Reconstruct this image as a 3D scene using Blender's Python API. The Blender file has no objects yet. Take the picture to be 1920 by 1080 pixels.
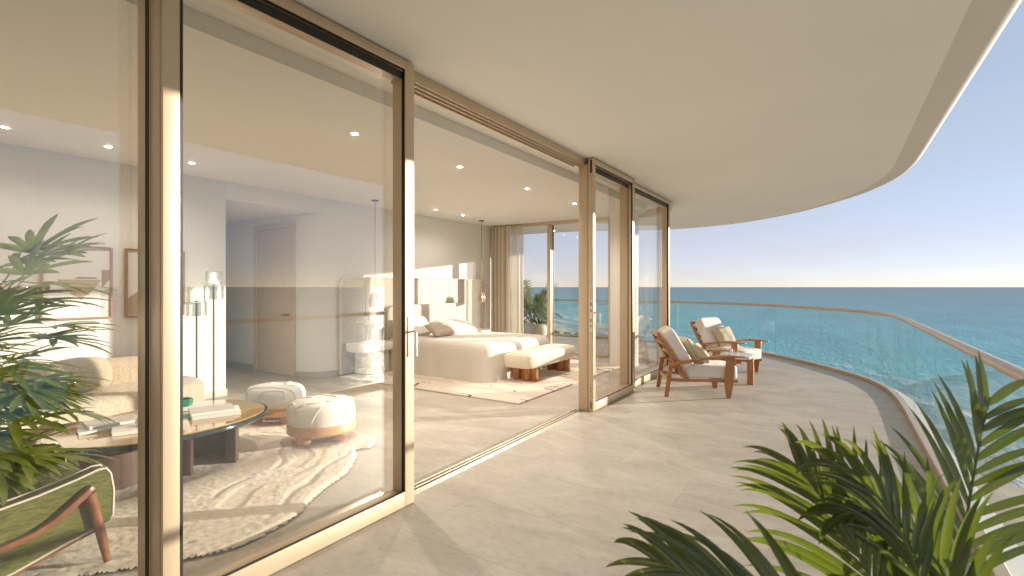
import bpy, bmesh, math, random
from mathutils import Vector, Matrix, noise
R = math.radians
random.seed(11)
C = bpy.context.scene.collection
sc = bpy.context.scene

# ------------------------------------------------------------------ camera, sky, sun, exposure
cd = bpy.data.cameras.new("camera")
cd.sensor_width = 36.0
cd.lens = 36.0 * 940 / 1920
cd.shift_y = -0.001
cd.clip_end = 200000
cd.clip_start = 0.05
cd.dof.use_dof = True
cd.dof.focus_distance = 6.5
cd.dof.aperture_fstop = 3.2
cam = bpy.data.objects.new("camera", cd)
C.objects.link(cam)
YAW = math.atan(610 / 940)
cam.location = (0, 0, 1.5)
cam.rotation_euler = (R(90), 0, YAW)
sc.camera = cam

SUN_EL, SUN_AZ = R(8.9), R(45)
w = bpy.data.worlds.new("World")
sc.world = w
w.use_nodes = True
nt = w.node_tree
bg = nt.nodes["Background"]
sky = nt.nodes.new("ShaderNodeTexSky")
sky.sky_type = 'NISHITA'
sky.sun_disc = False
sky.sun_elevation = SUN_EL
sky.sun_rotation = SUN_AZ
sky.altitude = 0
sky.air_density = 0.5
sky.dust_density = 0.05
sky.ozone_density = 2.0
# a thin, faintly streaked veil of high cloud over the clear sky
tcw = nt.nodes.new("ShaderNodeTexCoord"); mpw = nt.nodes.new("ShaderNodeMapping"); mpw.inputs['Scale'].default_value = (1.6, 1.6, 9)
nzw = nt.nodes.new("ShaderNodeTexNoise"); nzw.inputs['Scale'].default_value = 2.2; nzw.inputs['Detail'].default_value = 7; nzw.inputs['Roughness'].default_value = 0.6
mrw = nt.nodes.new("ShaderNodeMapRange"); mrw.inputs[1].default_value = 0.35; mrw.inputs[2].default_value = 0.75; mrw.inputs[3].default_value = 0.62; mrw.inputs[4].default_value = 0.73
mxw = nt.nodes.new("ShaderNodeMix"); mxw.data_type = 'RGBA'; mxw.inputs[7].default_value = (4.0, 3.25, 3.4, 1)
sxw = nt.nodes.new("ShaderNodeSeparateXYZ"); nt.links.new(tcw.outputs['Generated'], sxw.inputs[0])
rpw = nt.nodes.new("ShaderNodeValToRGB"); nt.links.new(sxw.outputs['Z'], rpw.inputs[0]); nt.links.new(rpw.outputs[0], mxw.inputs[7])
rpw.color_ramp.elements[0].position = 0.0; rpw.color_ramp.elements[0].color = (3.1, 2.1, 1.85, 1)
rpw.color_ramp.elements[1].position = 0.42; rpw.color_ramp.elements[1].color = (2.2, 2.65, 3.0, 1)
xr = rpw.color_ramp.elements.new(0.14); xr.color = (2.8, 2.65, 2.55, 1)
nt.links.new(tcw.outputs['Generated'], mpw.inputs[0]); nt.links.new(mpw.outputs[0], nzw.inputs['Vector']); nt.links.new(nzw.outputs['Fac'], mrw.inputs[0])
nt.links.new(mrw.outputs[0], mxw.inputs[0]); nt.links.new(sky.outputs[0], mxw.inputs[6]); nt.links.new(mxw.outputs[2], bg.inputs[0])
bg.inputs[1].default_value = 0.059

sd = bpy.data.lights.new("sun", 'SUN')
sd.energy = 2.0
sd.angle = R(0.6)
sd.color = (1.0, 0.90, 0.77)
so = bpy.data.objects.new("sun", sd)
C.objects.link(so)
dirv = Vector((-math.sin(SUN_AZ) * math.cos(SUN_EL), -math.cos(SUN_AZ) * math.cos(SUN_EL), -math.sin(SUN_EL)))
so.rotation_euler = dirv.to_track_quat('-Z', 'Y').to_euler()

vs = sc.view_settings
sc.display_settings.display_device = 'sRGB'
vs.view_transform = 'Standard'
vs.look = 'None'
vs.exposure = 2.05
vs.gamma = 1.0
cy = sc.cycles
sc.render.engine = 'CYCLES'
cy.use_denoising = True
cy.max_bounces = 10
cy.diffuse_bounces = 6
cy.glossy_bounces = 4
cy.transmission_bounces = 6
cy.transparent_max_bounces = 24
cy.caustics_reflective = False
cy.caustics_refractive = False
cy.sample_clamp_indirect = 6.0

# ------------------------------------------------------------------ helpers
def tag(o, label=None, cat=None, group=None, kind=None):
    if label: o['label'] = label
    if cat: o['category'] = cat
    if group: o['group'] = group
    if kind: o['kind'] = kind
    return o

def empty(name, loc, rz=0.0, label=None, cat=None, group=None):
    o = bpy.data.objects.new(name, None)
    o.empty_display_size = 0.1
    C.objects.link(o)
    o.location = loc
    o.rotation_euler = (0, 0, rz)
    return tag(o, label, cat, group)

def root_loc(p):
    while p.parent: p = p.parent
    return Vector(p.location)

class MB:
    """collects shapes, links them as ONE mesh object"""
    def __init__(s, world=True):
        s.v, s.f, s.world = [], [], world
    def add(s, vs_, fs_):
        n = len(s.v)
        s.v += [tuple(p) for p in vs_]
        s.f += [tuple(i + n for i in f) for f in fs_]
        return s
    def box(s, x0, x1, y0, y1, z0, z1):
        x0, x1 = min(x0, x1), max(x0, x1); y0, y1 = min(y0, y1), max(y0, y1); z0, z1 = min(z0, z1), max(z0, z1)
        return s.add([(x0,y0,z0),(x1,y0,z0),(x1,y1,z0),(x0,y1,z0),(x0,y0,z1),(x1,y0,z1),(x1,y1,z1),(x0,y1,z1)],
                     [(0,3,2,1),(4,5,6,7),(0,1,5,4),(1,2,6,5),(2,3,7,6),(3,0,4,7)])
    def prism(s, poly, z0, z1):
        n = len(poly)
        if sum(poly[i][0]*poly[(i+1)%n][1]-poly[(i+1)%n][0]*poly[i][1] for i in range(n)) < 0: poly = poly[::-1]
        vs_ = [(x,y,z0) for x,y in poly] + [(x,y,z1) for x,y in poly]
        return s.add(vs_, [tuple(range(n-1,-1,-1)), tuple(range(n,2*n))] + [(i,(i+1)%n,n+(i+1)%n,n+i) for i in range(n)])
    def extrude(s, poly, axis, a0, a1):
        """poly in the two other axes, extruded along axis ('x' -> poly=(y,z); 'y' -> poly=(x,z))"""
        n = len(poly)
        f = (lambda p,a:(a,p[0],p[1])) if axis=='x' else (lambda p,a:(p[0],a,p[1]))
        vs_ = [f(p,a0) for p in poly]+[f(p,a1) for p in poly]
        return s.add(vs_, [tuple(range(n-1,-1,-1)), tuple(range(n,2*n))]+[(i,(i+1)%n,n+(i+1)%n,n+i) for i in range(n)])
    def loft(s, rings, closed=True, caps=True):
        n = len(rings[0]); vs_ = [p for r in rings for p in r]; fs_ = []
        for k in range(len(rings)-1):
            for i in range(n if closed else n-1):
                j=(i+1)%n
                fs_.append((k*n+i,k*n+j,(k+1)*n+j,(k+1)*n+i))
        if caps and closed:
            fs_.append(tuple(range(n-1,-1,-1)))
            fs_.append(tuple((len(rings)-1)*n+i for i in range(n)))
        return s.add(vs_, fs_)
    def lathe(s, prof, c=(0,0), seg=32, sx=1, sy=1):
        rings=[[(c[0]+sx*r*math.cos(2*math.pi*i/seg), c[1]+sy*r*math.sin(2*math.pi*i/seg), z) for i in range(seg)] for r,z in prof]
        return s.loft(rings)
    def tube(s, pts, rad, seg=8, flat=1.0, up=(0,0,1)):
        pts=[Vector(p) for p in pts]
        if not hasattr(rad,'__len__'): rad=[rad]*len(pts)
        rings=[]
        for i,p in enumerate(pts):
            t=(pts[min(i+1,len(pts)-1)]-pts[max(i-1,0)]).normalized()
            u=Vector(up)
            if abs(t.dot(u))>0.95: u=Vector((1,0,0))
            a=t.cross(u).normalized(); b=a.cross(t).normalized()
            rings.append([p+(a*math.cos(2*math.pi*k/seg)+b*flat*math.sin(2*math.pi*k/seg))*rad[i] for k in range(seg)])
        return s.loft(rings)
    def bar(s, pts, wid, hei, up=(0,0,1)):
        """rectangular section swept along pts; wid/hei numbers or lists"""
        pts=[Vector(p) for p in pts]
        if not hasattr(wid,'__len__'): wid=[wid]*len(pts)
        if not hasattr(hei,'__len__'): hei=[hei]*len(pts)
        rings=[]
        for i,p in enumerate(pts):
            t=(pts[min(i+1,len(pts)-1)]-pts[max(i-1,0)]).normalized()
            u=Vector(up)
            if abs(t.dot(u))>0.95: u=Vector((1,0,0))
            a=t.cross(u).normalized(); b=a.cross(t).normalized()
            W,H=wid[i]/2,hei[i]/2
            rings.append([p-a*W-b*H,p+a*W-b*H,p+a*W+b*H,p-a*W+b*H])
        return s.loft(rings)
    def cushion(s, c, size, p=4.0, puff=0.0, rot=None, n=14, dent=0.0, seed=0, sag=0.0):
        """soft rounded box: superellipsoid with light wrinkles"""
        vs_,fs_=[],[]; hx,hy,hz=size[0]/2,size[1]/2,size[2]/2
        idx={}
        def sup(d):
            k=(abs(d.x)**p+abs(d.y)**p+abs(d.z)**p)**(1/p)
            return d/k
        bmc=bmesh.new(); bmesh.ops.create_cube(bmc,size=2)
        bmesh.ops.subdivide_edges(bmc,edges=bmc.edges[:],cuts=n,use_grid_fill=True)
        bmc.verts.ensure_lookup_table()
        for v in bmc.verts:
            d=sup(v.co.copy())
            e=1.0+puff*(1-max(abs(d.x),abs(d.y))**2) if puff else 1.0
            q=Vector((d.x*hx,d.y*hy,d.z*hz*e))
            if dent:
                q+=d*dent*noise.noise(q*7+Vector((seed*3.1,seed,0)))
            if sag: q.z-=sag*max(0,1-(d.x**2+d.y**2))*(d.z>0)
            if rot: q=rot@q
            vs_.append(q+Vector(c))
        for f in bmc.faces: fs_.append(tuple(v.index for v in f.verts))
        bmc.free()
        return s.add(vs_,fs_)
    def build(s, name, mat, parent=None, bevel=0.0, seg=2, smooth=35, sub=None):
        me=bpy.data.meshes.new(name)
        off=root_loc(parent) if (parent and s.world) else Vector((0,0,0))
        me.from_pydata([tuple(Vector(p)-off) for p in s.v],[],s.f)
        bm=bmesh.new(); bm.from_mesh(me)
        if sub: bmesh.ops.subdivide_edges(bm,edges=bm.edges[:],cuts=sub,use_grid_fill=True)
        bmesh.ops.recalc_face_normals(bm,faces=bm.faces[:])
        if bevel>0:
            ed=[e for e in bm.edges if len(e.link_faces)==2 and e.calc_face_angle(0)>R(28)]
            bmesh.ops.bevel(bm,geom=ed,offset=bevel,segments=seg,profile=0.6,affect='EDGES',clamp_overlap=True)
        bm.to_mesh(me); bm.free()
        if smooth:
            me.polygons.foreach_set('use_smooth',[True]*len(me.polygons))
            me.set_sharp_from_angle(angle=R(smooth))
        o=bpy.data.objects.new(name,me); C.objects.link(o)
        for m in (mat if isinstance(mat,(list,tuple)) else [mat]): me.materials.append(m)
        if parent: o.parent=parent
        return o

def copy_tree(o, parent=None):
    c=o.copy(); C.objects.link(c)
    if parent: c.parent=parent
    for ch in list(o.children): copy_tree(ch,c)
    return c

def catmull(pts, step=0.1):
    pts=[Vector((p[0],p[1],0)) for p in pts]; out=[]
    P=[pts[0]*2-pts[1]]+pts+[pts[-1]*2-pts[-2]]
    for i in range(1,len(P)-2):
        p0,p1,p2,p3=P[i-1],P[i],P[i+1],P[i+2]
        n=max(2,int((p2-p1).length/step))
        n=min(n,60)
        for k in range(n):
            t=k/n
            out.append(0.5*((2*p1)+(p2-p0)*t+(2*p0-5*p1+4*p2-p3)*t*t+(3*p1-p0-3*p2+p3)*t**3))
    out.append(pts[-1])
    return [(p.x,p.y) for p in out]

def offset(path, d):
    """to the right of the direction of travel for d>0"""
    out=[]
    for i,p in enumerate(path):
        a=path[max(i-1,0)]; b=path[min(i+1,len(path)-1)]
        tx,ty=b[0]-a[0],b[1]-a[1]; l=math.hypot(tx,ty) or 1
        out.append((p[0]+ty/l*d,p[1]-tx/l*d))
    return out

# ------------------------------------------------------------------ materials
def newmat(name):
    m=bpy.data.materials.new(name); m.use_nodes=True
    n=m.node_tree.nodes; l=m.node_tree.links
    return m,n,l,n['Principled BSDF'],n['Material Output']

def mat(name, col, rough=0.6, metal=0.0, var=0.0, vscale=3.0, bump=0.0, bscale=40.0, stretch=None, spec=0.5, bdist=0.01, col2=None, detail=6, sheen=0.0, coords='Object', coat=0.0, ramp=(0.3,0.7)):
    m,n,l,p,o=newmat(name)
    p.inputs['Base Color'].default_value=(*col,1)
    p.inputs['Roughness'].default_value=rough
    p.inputs['Metallic'].default_value=metal
    p.inputs['Specular IOR Level'].default_value=spec
    if sheen: p.inputs['Sheen Weight'].default_value=sheen
    if coat: p.inputs['Coat Weight'].default_value=coat
    tc=n.new('ShaderNodeTexCoord'); mp=n.new('ShaderNodeMapping')
    l.new(tc.outputs[coords],mp.inputs[0])
    if stretch: mp.inputs['Scale'].default_value=stretch
    if var or col2:
        nz=n.new('ShaderNodeTexNoise'); nz.inputs['Scale'].default_value=vscale; nz.inputs['Detail'].default_value=detail
        l.new(mp.outputs[0],nz.inputs['Vector'])
        rp=n.new('ShaderNodeValToRGB')
        a=col; b=col2 if col2 else tuple(min(1,c*(1+var)) for c in col)
        a=tuple(c*(1-var) for c in col) if not col2 else col
        rp.color_ramp.elements[0].position=ramp[0]; rp.color_ramp.elements[1].position=ramp[1]
        rp.color_ramp.elements[0].color=(*a,1); rp.color_ramp.elements[1].color=(*b,1)
        l.new(nz.outputs['Fac'],rp.inputs[0]); l.new(rp.outputs[0],p.inputs['Base Color'])
    if bump:
        nb=n.new('ShaderNodeTexNoise'); nb.inputs['Scale'].default_value=bscale; nb.inputs['Detail'].default_value=4
        l.new(mp.outputs[0],nb.inputs['Vector'])
        bp=n.new('ShaderNodeBump'); bp.inputs['Strength'].default_value=bump; bp.inputs['Distance'].default_value=bdist
        l.new(nb.outputs['Fac'],bp.inputs['Height']); l.new(bp.outputs[0],p.inputs['Normal'])
    return m

def glass_mat(name, tint, f0, rough=0.0, graze=1.0):
    m,n,l,p,o=newmat(name); n.remove(p)
    tr=n.new('ShaderNodeBsdfTransparent'); tr.inputs[0].default_value=(*tint,1)
    gl=n.new('ShaderNodeBsdfGlossy'); gl.inputs['Roughness'].default_value=rough; gl.inputs[0].default_value=(1,1,1,1)
    lw=n.new('ShaderNodeLayerWeight')
    pw=n.new('ShaderNodeMath'); pw.operation='POWER'; pw.inputs[1].default_value=5.0
    l.new(lw.outputs['Facing'],pw.inputs[0])
    ma=n.new('ShaderNodeMath'); ma.operation='MULTIPLY_ADD'; ma.inputs[1].default_value=(1-f0)*graze; ma.inputs[2].default_value=f0
    l.new(pw.outputs[0],ma.inputs[0])
    mx=n.new('ShaderNodeMixShader')
    l.new(ma.outputs[0],mx.inputs[0]); l.new(tr.outputs[0],mx.inputs[1]); l.new(gl.outputs[0],mx.inputs[2])
    l.new(mx.outputs[0],o.inputs[0])
    return m

def leaf_mat(name, col, col2, trans=(0.25,0.4,0.05), tw=0.35, rough=0.35, vscale=6):
    m=mat(name,col,rough,var=0.0,col2=col2,vscale=vscale,spec=0.6,coat=0.5)
    n=m.node_tree.nodes; l=m.node_tree.links; p=n['Principled BSDF']; o=n['Material Output']
    t=n.new('ShaderNodeBsdfTranslucent'); t.inputs[0].default_value=(*trans,1)
    mx=n.new('ShaderNodeMixShader'); mx.inputs[0].default_value=tw
    l.new(p.outputs[0],mx.inputs[1]); l.new(t.outputs[0],mx.inputs[2]); l.new(mx.outputs[0],o.inputs[0])
    return m

def wood_mat(name, a, b, rough=0.4, scale=(1,1,1), coords='Object'):
    m,n,l,p,o=newmat(name)
    tc=n.new('ShaderNodeTexCoord'); mp=n.new('ShaderNodeMapping'); mp.inputs['Scale'].default_value=scale
    l.new(tc.outputs[coords],mp.inputs[0])
    nz=n.new('ShaderNodeTexNoise'); nz.inputs['Scale'].default_value=6; nz.inputs['Detail'].default_value=8; nz.inputs['Distortion'].default_value=0.6
    l.new(mp.outputs[0],nz.inputs['Vector'])
    rp=n.new('ShaderNodeValToRGB'); rp.color_ramp.elements[0].position=0.33; rp.color_ramp.elements[1].position=0.68
    rp.color_ramp.elements[0].color=(*a,1); rp.color_ramp.elements[1].color=(*b,1)
    l.new(nz.outputs['Fac'],rp.inputs[0]); l.new(rp.outputs[0],p.inputs['Base Color'])
    p.inputs['Roughness'].default_value=rough
    bp=n.new('ShaderNodeBump'); bp.inputs['Strength'].default_value=0.15; bp.inputs['Distance'].default_value=0.003
    l.new(nz.outputs['Fac'],bp.inputs['Height']); l.new(bp.outputs[0],p.inputs['Normal'])
    return m

def emit_mat(name, col, strength):
    m,n,l,p,o=newmat(name); n.remove(p)
    e=n.new('ShaderNodeEmission'); e.inputs[0].default_value=(*col,1); e.inputs[1].default_value=strength
    l.new(e.outputs[0],o.inputs[0]); return m

def floor_mat():
    m,n,l,p,o=newmat('porcelain_tile')
    tc=n.new('ShaderNodeTexCoord')
    mp=n.new('ShaderNodeMapping'); mp.inputs['Location'].default_value=(0.95,-0.37,0)
    l.new(tc.outputs['Object'],mp.inputs[0])
    br=n.new('ShaderNodeTexBrick'); br.offset=0.5; br.inputs['Scale'].default_value=1.0
    br.inputs['Brick Width'].default_value=1.24; br.inputs['Row Height'].default_value=0.62
    br.inputs['Mortar Size'].default_value=0.0022; br.inputs['Mortar Smooth'].default_value=0.2
    br.inputs['Color1'].default_value=(0.93,0.93,0.93,1); br.inputs['Color2'].default_value=(1,1,1,1)
    br.inputs['Mortar'].default_value=(0.74,0.72,0.70,1)
    l.new(mp.outputs[0],br.inputs['Vector'])
    mp2=n.new('ShaderNodeMapping'); mp2.inputs['Scale'].default_value=(1,2.0,1); l.new(tc.outputs['Object'],mp2.inputs[0])
    n1=n.new('ShaderNodeTexNoise'); n1.inputs['Scale'].default_value=1.6; n1.inputs['Detail'].default_value=9; n1.inputs['Roughness'].default_value=0.62; n1.inputs['Distortion'].default_value=1.0
    l.new(mp2.outputs[0],n1.inputs['Vector'])
    rp=n.new('ShaderNodeValToRGB'); rp.color_ramp.elements[0].position=0.28; rp.color_ramp.elements[1].position=0.72
    rp.color_ramp.elements[0].color=(0.425,0.372,0.312,1); rp.color_ramp.elements[1].color=(0.605,0.543,0.47,1)
    l.new(n1.outputs['Fac'],rp.inputs[0])
    mx=n.new('ShaderNodeMix'); mx.data_type='RGBA'; mx.blend_type='MULTIPLY'; mx.inputs[0].default_value=1
    l.new(rp.outputs[0],mx.inputs[6]); l.new(br.outputs['Color'],mx.inputs[7])
    n2=n.new('ShaderNodeTexNoise'); n2.inputs['Scale'].default_value=14; n2.inputs['Detail'].default_value=6; n2.inputs['Roughness'].default_value=0.7
    l.new(mp2.outputs[0],n2.inputs['Vector'])
    r2=n.new('ShaderNodeValToRGB'); r2.color_ramp.elements[0].position=0.33; r2.color_ramp.elements[1].position=0.5
    r2.color_ramp.elements[0].color=(0.82,0.81,0.80,1); r2.color_ramp.elements[1].color=(1,1,1,1)
    l.new(n2.outputs['Fac'],r2.inputs[0])
    m2=n.new('ShaderNodeMix'); m2.data_type='RGBA'; m2.blend_type='MULTIPLY'; m2.inputs[0].default_value=0.8
    l.new(mx.outputs[2],m2.inputs[6]); l.new(r2.outputs[0],m2.inputs[7])
    l.new(m2.outputs[2],p.inputs['Base Color'])
    rr=n.new('ShaderNodeMapRange'); rr.inputs[3].default_value=0.48; rr.inputs[4].default_value=0.65
    l.new(n1.outputs['Fac'],rr.inputs[0]); l.new(rr.outputs[0],p.inputs['Roughness'])
    p.inputs['Specular IOR Level'].default_value=0.35
    bp=n.new('ShaderNodeBump'); bp.inputs['Strength'].default_value=0.12; bp.inputs['Distance'].default_value=0.004
    l.new(n2.outputs['Fac'],bp.inputs['Height']); l.new(bp.outputs[0],p.inputs['Normal'])
    return m

M={}
M['tile']=floor_mat()
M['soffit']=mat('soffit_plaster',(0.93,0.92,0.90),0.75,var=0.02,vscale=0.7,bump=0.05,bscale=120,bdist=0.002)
M['soffit_border_shade']=mat('soffit_border_painted_shade',(0.76,0.72,0.67),0.8,var=0.02,vscale=0.7,bump=0.05,bscale=120,bdist=0.002)  # darker soffit colour that paints in the shade on the tapered border
M['slab']=mat('white_slab_paint',(0.80,0.78,0.75),0.6,var=0.02)
M['wall']=mat('cream_plaster',(0.82,0.80,0.77),0.8,var=0.02,vscale=1.2,bump=0.06,bscale=90,bdist=0.002)
M['ceiling']=mat('ceiling_paint',(0.84,0.82,0.785),0.8,var=0.015,vscale=0.8)
M['bronze']=mat('champagne_bronze',(0.62,0.485,0.335),0.36,metal=0.35,var=0.03,vscale=2,stretch=(1,1,0.2))
M['bronze_dark']=mat('dark_bronze',(0.15,0.10,0.055),0.4,metal=0.4)
M['gasket']=mat('black_rubber',(0.012,0.010,0.008),0.5)
M['glass']=glass_mat('window_glass',(0.975,0.97,0.955),0.078,0.0,0.8)
M['end_glass']=glass_mat('end_window_glass',(0.97,0.975,0.97),0.022,0.0,0.5)
M['rail_glass']=glass_mat('railing_glass',(0.965,0.985,0.98),0.014,0.0,0.4)
M['glass_edge']=glass_mat('glass_edge',(0.86,0.94,0.92),0.10,0.2,0.8)
M['skirting']=mat('stone_skirting',(0.52,0.48,0.42),0.5,var=0.15,vscale=6)
M['steel']=mat('brushed_steel',(0.72,0.66,0.56),0.28,metal=0.9)
M['door']=wood_mat('oak_door',(0.62,0.50,0.375),(0.68,0.56,0.43),0.5,scale=(6,6,0.5))
M['teak']=wood_mat('teak',(0.34,0.135,0.05),(0.54,0.25,0.10),0.38,scale=(2,9,9))
M['teak_v']=wood_mat('teak_upright',(0.34,0.135,0.05),(0.54,0.25,0.10),0.38,scale=(9,9,1.5))
M['walnut']=wood_mat('walnut',(0.17,0.062,0.028),(0.30,0.125,0.06),0.36,scale=(10,2,4))
M['ash']=wood_mat('light_wood',(0.52,0.27,0.12),(0.62,0.345,0.165),0.42,scale=(3,3,22))
M['benchwood']=wood_mat('bench_wood',(0.36,0.135,0.05),(0.56,0.27,0.11),0.38,scale=(14,14,1.2))
M['outdoor_fabric']=mat('outdoor_fabric',(0.82,0.76,0.70),0.9,var=0.04,vscale=40,bump=0.25,bscale=500,bdist=0.002,sheen=0.2)
M['pillow_beige']=mat('beige_pillow_fabric',(0.56,0.49,0.34),0.9,var=0.08,vscale=30,bump=0.3,bscale=400,bdist=0.002,sheen=0.2)
M['boucle']=mat('boucle_fabric',(0.50,0.42,0.315),0.95,var=0.22,vscale=70,bump=0.8,bscale=110,bdist=0.01,sheen=0.3)
M['white_fabric']=mat('white_upholstery',(0.80,0.765,0.71),0.9,var=0.04,vscale=50,bump=0.3,bscale=260,bdist=0.003,sheen=0.2)
M['linen']=mat('bed_linen',(0.64,0.585,0.51),0.9,var=0.04,vscale=60,bump=0.2,bscale=400,bdist=0.002,sheen=0.2)
M['white_linen']=mat('pillow_linen',(0.80,0.75,0.68),0.9,var=0.03,vscale=30,bump=0.2,bscale=300,bdist=0.002)
M['taupe_linen']=mat('taupe_cushion_linen',(0.46,0.39,0.325),0.9,var=0.1,vscale=80,bump=0.3,bscale=300,bdist=0.002)
M['bench_fabric']=mat('bench_upholstery',(0.72,0.64,0.50),0.85,var=0.04,vscale=60,bump=0.2,bscale=300,bdist=0.002,sheen=0.2)
M['green']=mat('green_weave',(0.058,0.068,0.009),0.9,col2=(0.165,0.178,0.040),vscale=38,stretch=(1,0.6,4.5),bump=0.4,bscale=160,bdist=0.003,detail=9,ramp=(0.34,0.66))
M['piping']=mat('cream_piping',(0.72,0.68,0.56),0.7)
M['travertine']=mat('travertine',(0.52,0.46,0.38),0.5,col2=(0.70,0.64,0.56),vscale=7,stretch=(1,1,6),bump=0.35,bscale=22,bdist=0.006)
M['plaster_white']=mat('white_lacquer',(0.78,0.75,0.70),0.35,var=0.02)
M['marble']=mat('grey_marble',(0.48,0.48,0.46),0.25,col2=(0.72,0.71,0.68),vscale=9)
M['tabletop']=mat('amber_stone_top',(0.40,0.27,0.13),0.10,col2=(0.60,0.45,0.25),vscale=3.2,detail=9,coat=0.6)
M['table_edge']=mat('dark_glass_edge',(0.018,0.028,0.026),0.08,coat=0.5)
M['plinth']=mat('bronze_plinth',(0.055,0.030,0.022),0.5,col2=(0.10,0.055,0.040),vscale=5)
M['paper']=mat('book_pages',(0.82,0.79,0.74),0.8,var=0.05,stretch=(1,1,60))
M['book_grey']=mat('book_cover_greige',(0.60,0.55,0.48),0.55,var=0.04)
M['book_white']=mat('book_cover_white',(0.80,0.78,0.75),0.5)
M['green_glass']=mat('green_glass',(0.02,0.17,0.08),0.08,coat=0.5)
M['ceramic']=mat('sand_ceramic',(0.62,0.55,0.45),0.7,var=0.1,vscale=8,bump=0.2,bscale=30)
M['dark_pot']=mat('charcoal_pot',(0.10,0.09,0.08),0.6,var=0.15)
M['soil']=mat('potting_soil',(0.05,0.035,0.022),0.95,var=0.3,vscale=30)
M['white_ceramic']=mat('white_ceramic',(0.80,0.78,0.74),0.25)
M['clear']=glass_mat('clear_glass',(0.93,0.96,0.95),0.12)
M['shade_glass']=glass_mat('seeded_glass',(0.84,0.87,0.85),0.14,0.3)
M['pink_glass']=mat('coral_glass',(0.75,0.22,0.14),0.15,coat=0.4)
M['smoke_glass']=mat('bronze_glass_shade',(0.40,0.27,0.17),0.15,coat=0.4)
M['bulb']=emit_mat('lit_bulb',(1,0.93,0.82),8)
M['led']=emit_mat('lit_downlight',(1,0.93,0.80),14)
M['frame_wood']=wood_mat('picture_frame_wood',(0.33,0.17,0.09),(0.42,0.235,0.13),0.5,scale=(8,2,2))
M['palm']=leaf_mat('palm_leaf',(0.026,0.052,0.012),(0.066,0.100,0.022),(0.24,0.30,0.02),0.32,0.22)
M['rhapis']=leaf_mat('fan_palm_leaf',(0.065,0.105,0.012),(0.20,0.24,0.035),(0.36,0.42,0.05),0.36,0.35)
M['monstera']=leaf_mat('broad_leaf',(0.025,0.065,0.020),(0.07,0.13,0.03),(0.2,0.32,0.06),0.3,0.3)
M['stem']=mat('green_stem',(0.10,0.13,0.03),0.6,var=0.2)
M['drape']=mat('drape_linen',(0.68,0.60,0.50),0.95,var=0.04,vscale=60,bump=0.2,bscale=350,bdist=0.002)
M['blossom']=mat('dried_blossom',(0.80,0.72,0.62),0.9)
M['twig']=mat('twig',(0.30,0.22,0.15),0.9)

def sheer_mat():
    m,n,l,p,o=newmat('sheer_voile'); n.remove(p)
    tr=n.new('ShaderNodeBsdfTransparent'); tl=n.new('ShaderNodeBsdfTranslucent'); df=n.new('ShaderNodeBsdfDiffuse')
    tl.inputs[0].default_value=(0.86,0.82,0.75,1); df.inputs[0].default_value=(0.85,0.80,0.72,1)
    a=n.new('ShaderNodeMixShader'); b=n.new('ShaderNodeMixShader'); a.inputs[0].default_value=0.5
    lw=n.new('ShaderNodeLayerWeight'); mr=n.new('ShaderNodeMapRange'); mr.inputs[3].default_value=0.45; mr.inputs[4].default_value=0.95
    l.new(lw.outputs['Facing'],mr.inputs[0]); l.new(mr.outputs[0],b.inputs[0])
    l.new(df.outputs[0],a.inputs[1]); l.new(tl.outputs[0],a.inputs[2])
    l.new(tr.outputs[0],b.inputs[1]); l.new(a.outputs[0],b.inputs[2]); l.new(b.outputs[0],o.inputs[0])
    return m
M['sheer']=sheer_mat()

def ribbed_wall_mat():
    m=mat('ribbed_wallcovering',(0.81,0.79,0.755),0.85,var=0.02,vscale=2)
    n=m.node_tree.nodes; l=m.node_tree.links; p=n['Principled BSDF']
    tc=n.new('ShaderNodeTexCoord'); sp=n.new('ShaderNodeSeparateXYZ'); l.new(tc.outputs['Object'],sp.inputs[0])
    mu=n.new('ShaderNodeMath'); mu.operation='MULTIPLY'; mu.inputs[1].default_value=2*math.pi/0.022
    l.new(sp.outputs['Y'],mu.inputs[0]); si=n.new('ShaderNodeMath'); si.operation='SINE'; l.new(mu.outputs[0],si.inputs[0])
    bp=n.new('ShaderNodeBump'); bp.inputs['Strength'].default_value=0.22; bp.inputs['Distance'].default_value=0.003
    l.new(si.outputs[0],bp.inputs['Height']); l.new(bp.outputs[0],p.inputs['Normal'])
    return m
M['ribbed']=ribbed_wall_mat()

def weave_mat():
    m=mat('woven_panel',(0.50,0.45,0.39),0.9,col2=(0.66,0.61,0.55),vscale=60,stretch=(1,0.25,1.6),bump=0.6,bscale=70,bdist=0.006,detail=8)
    return m
M['weave']=weave_mat()

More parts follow.
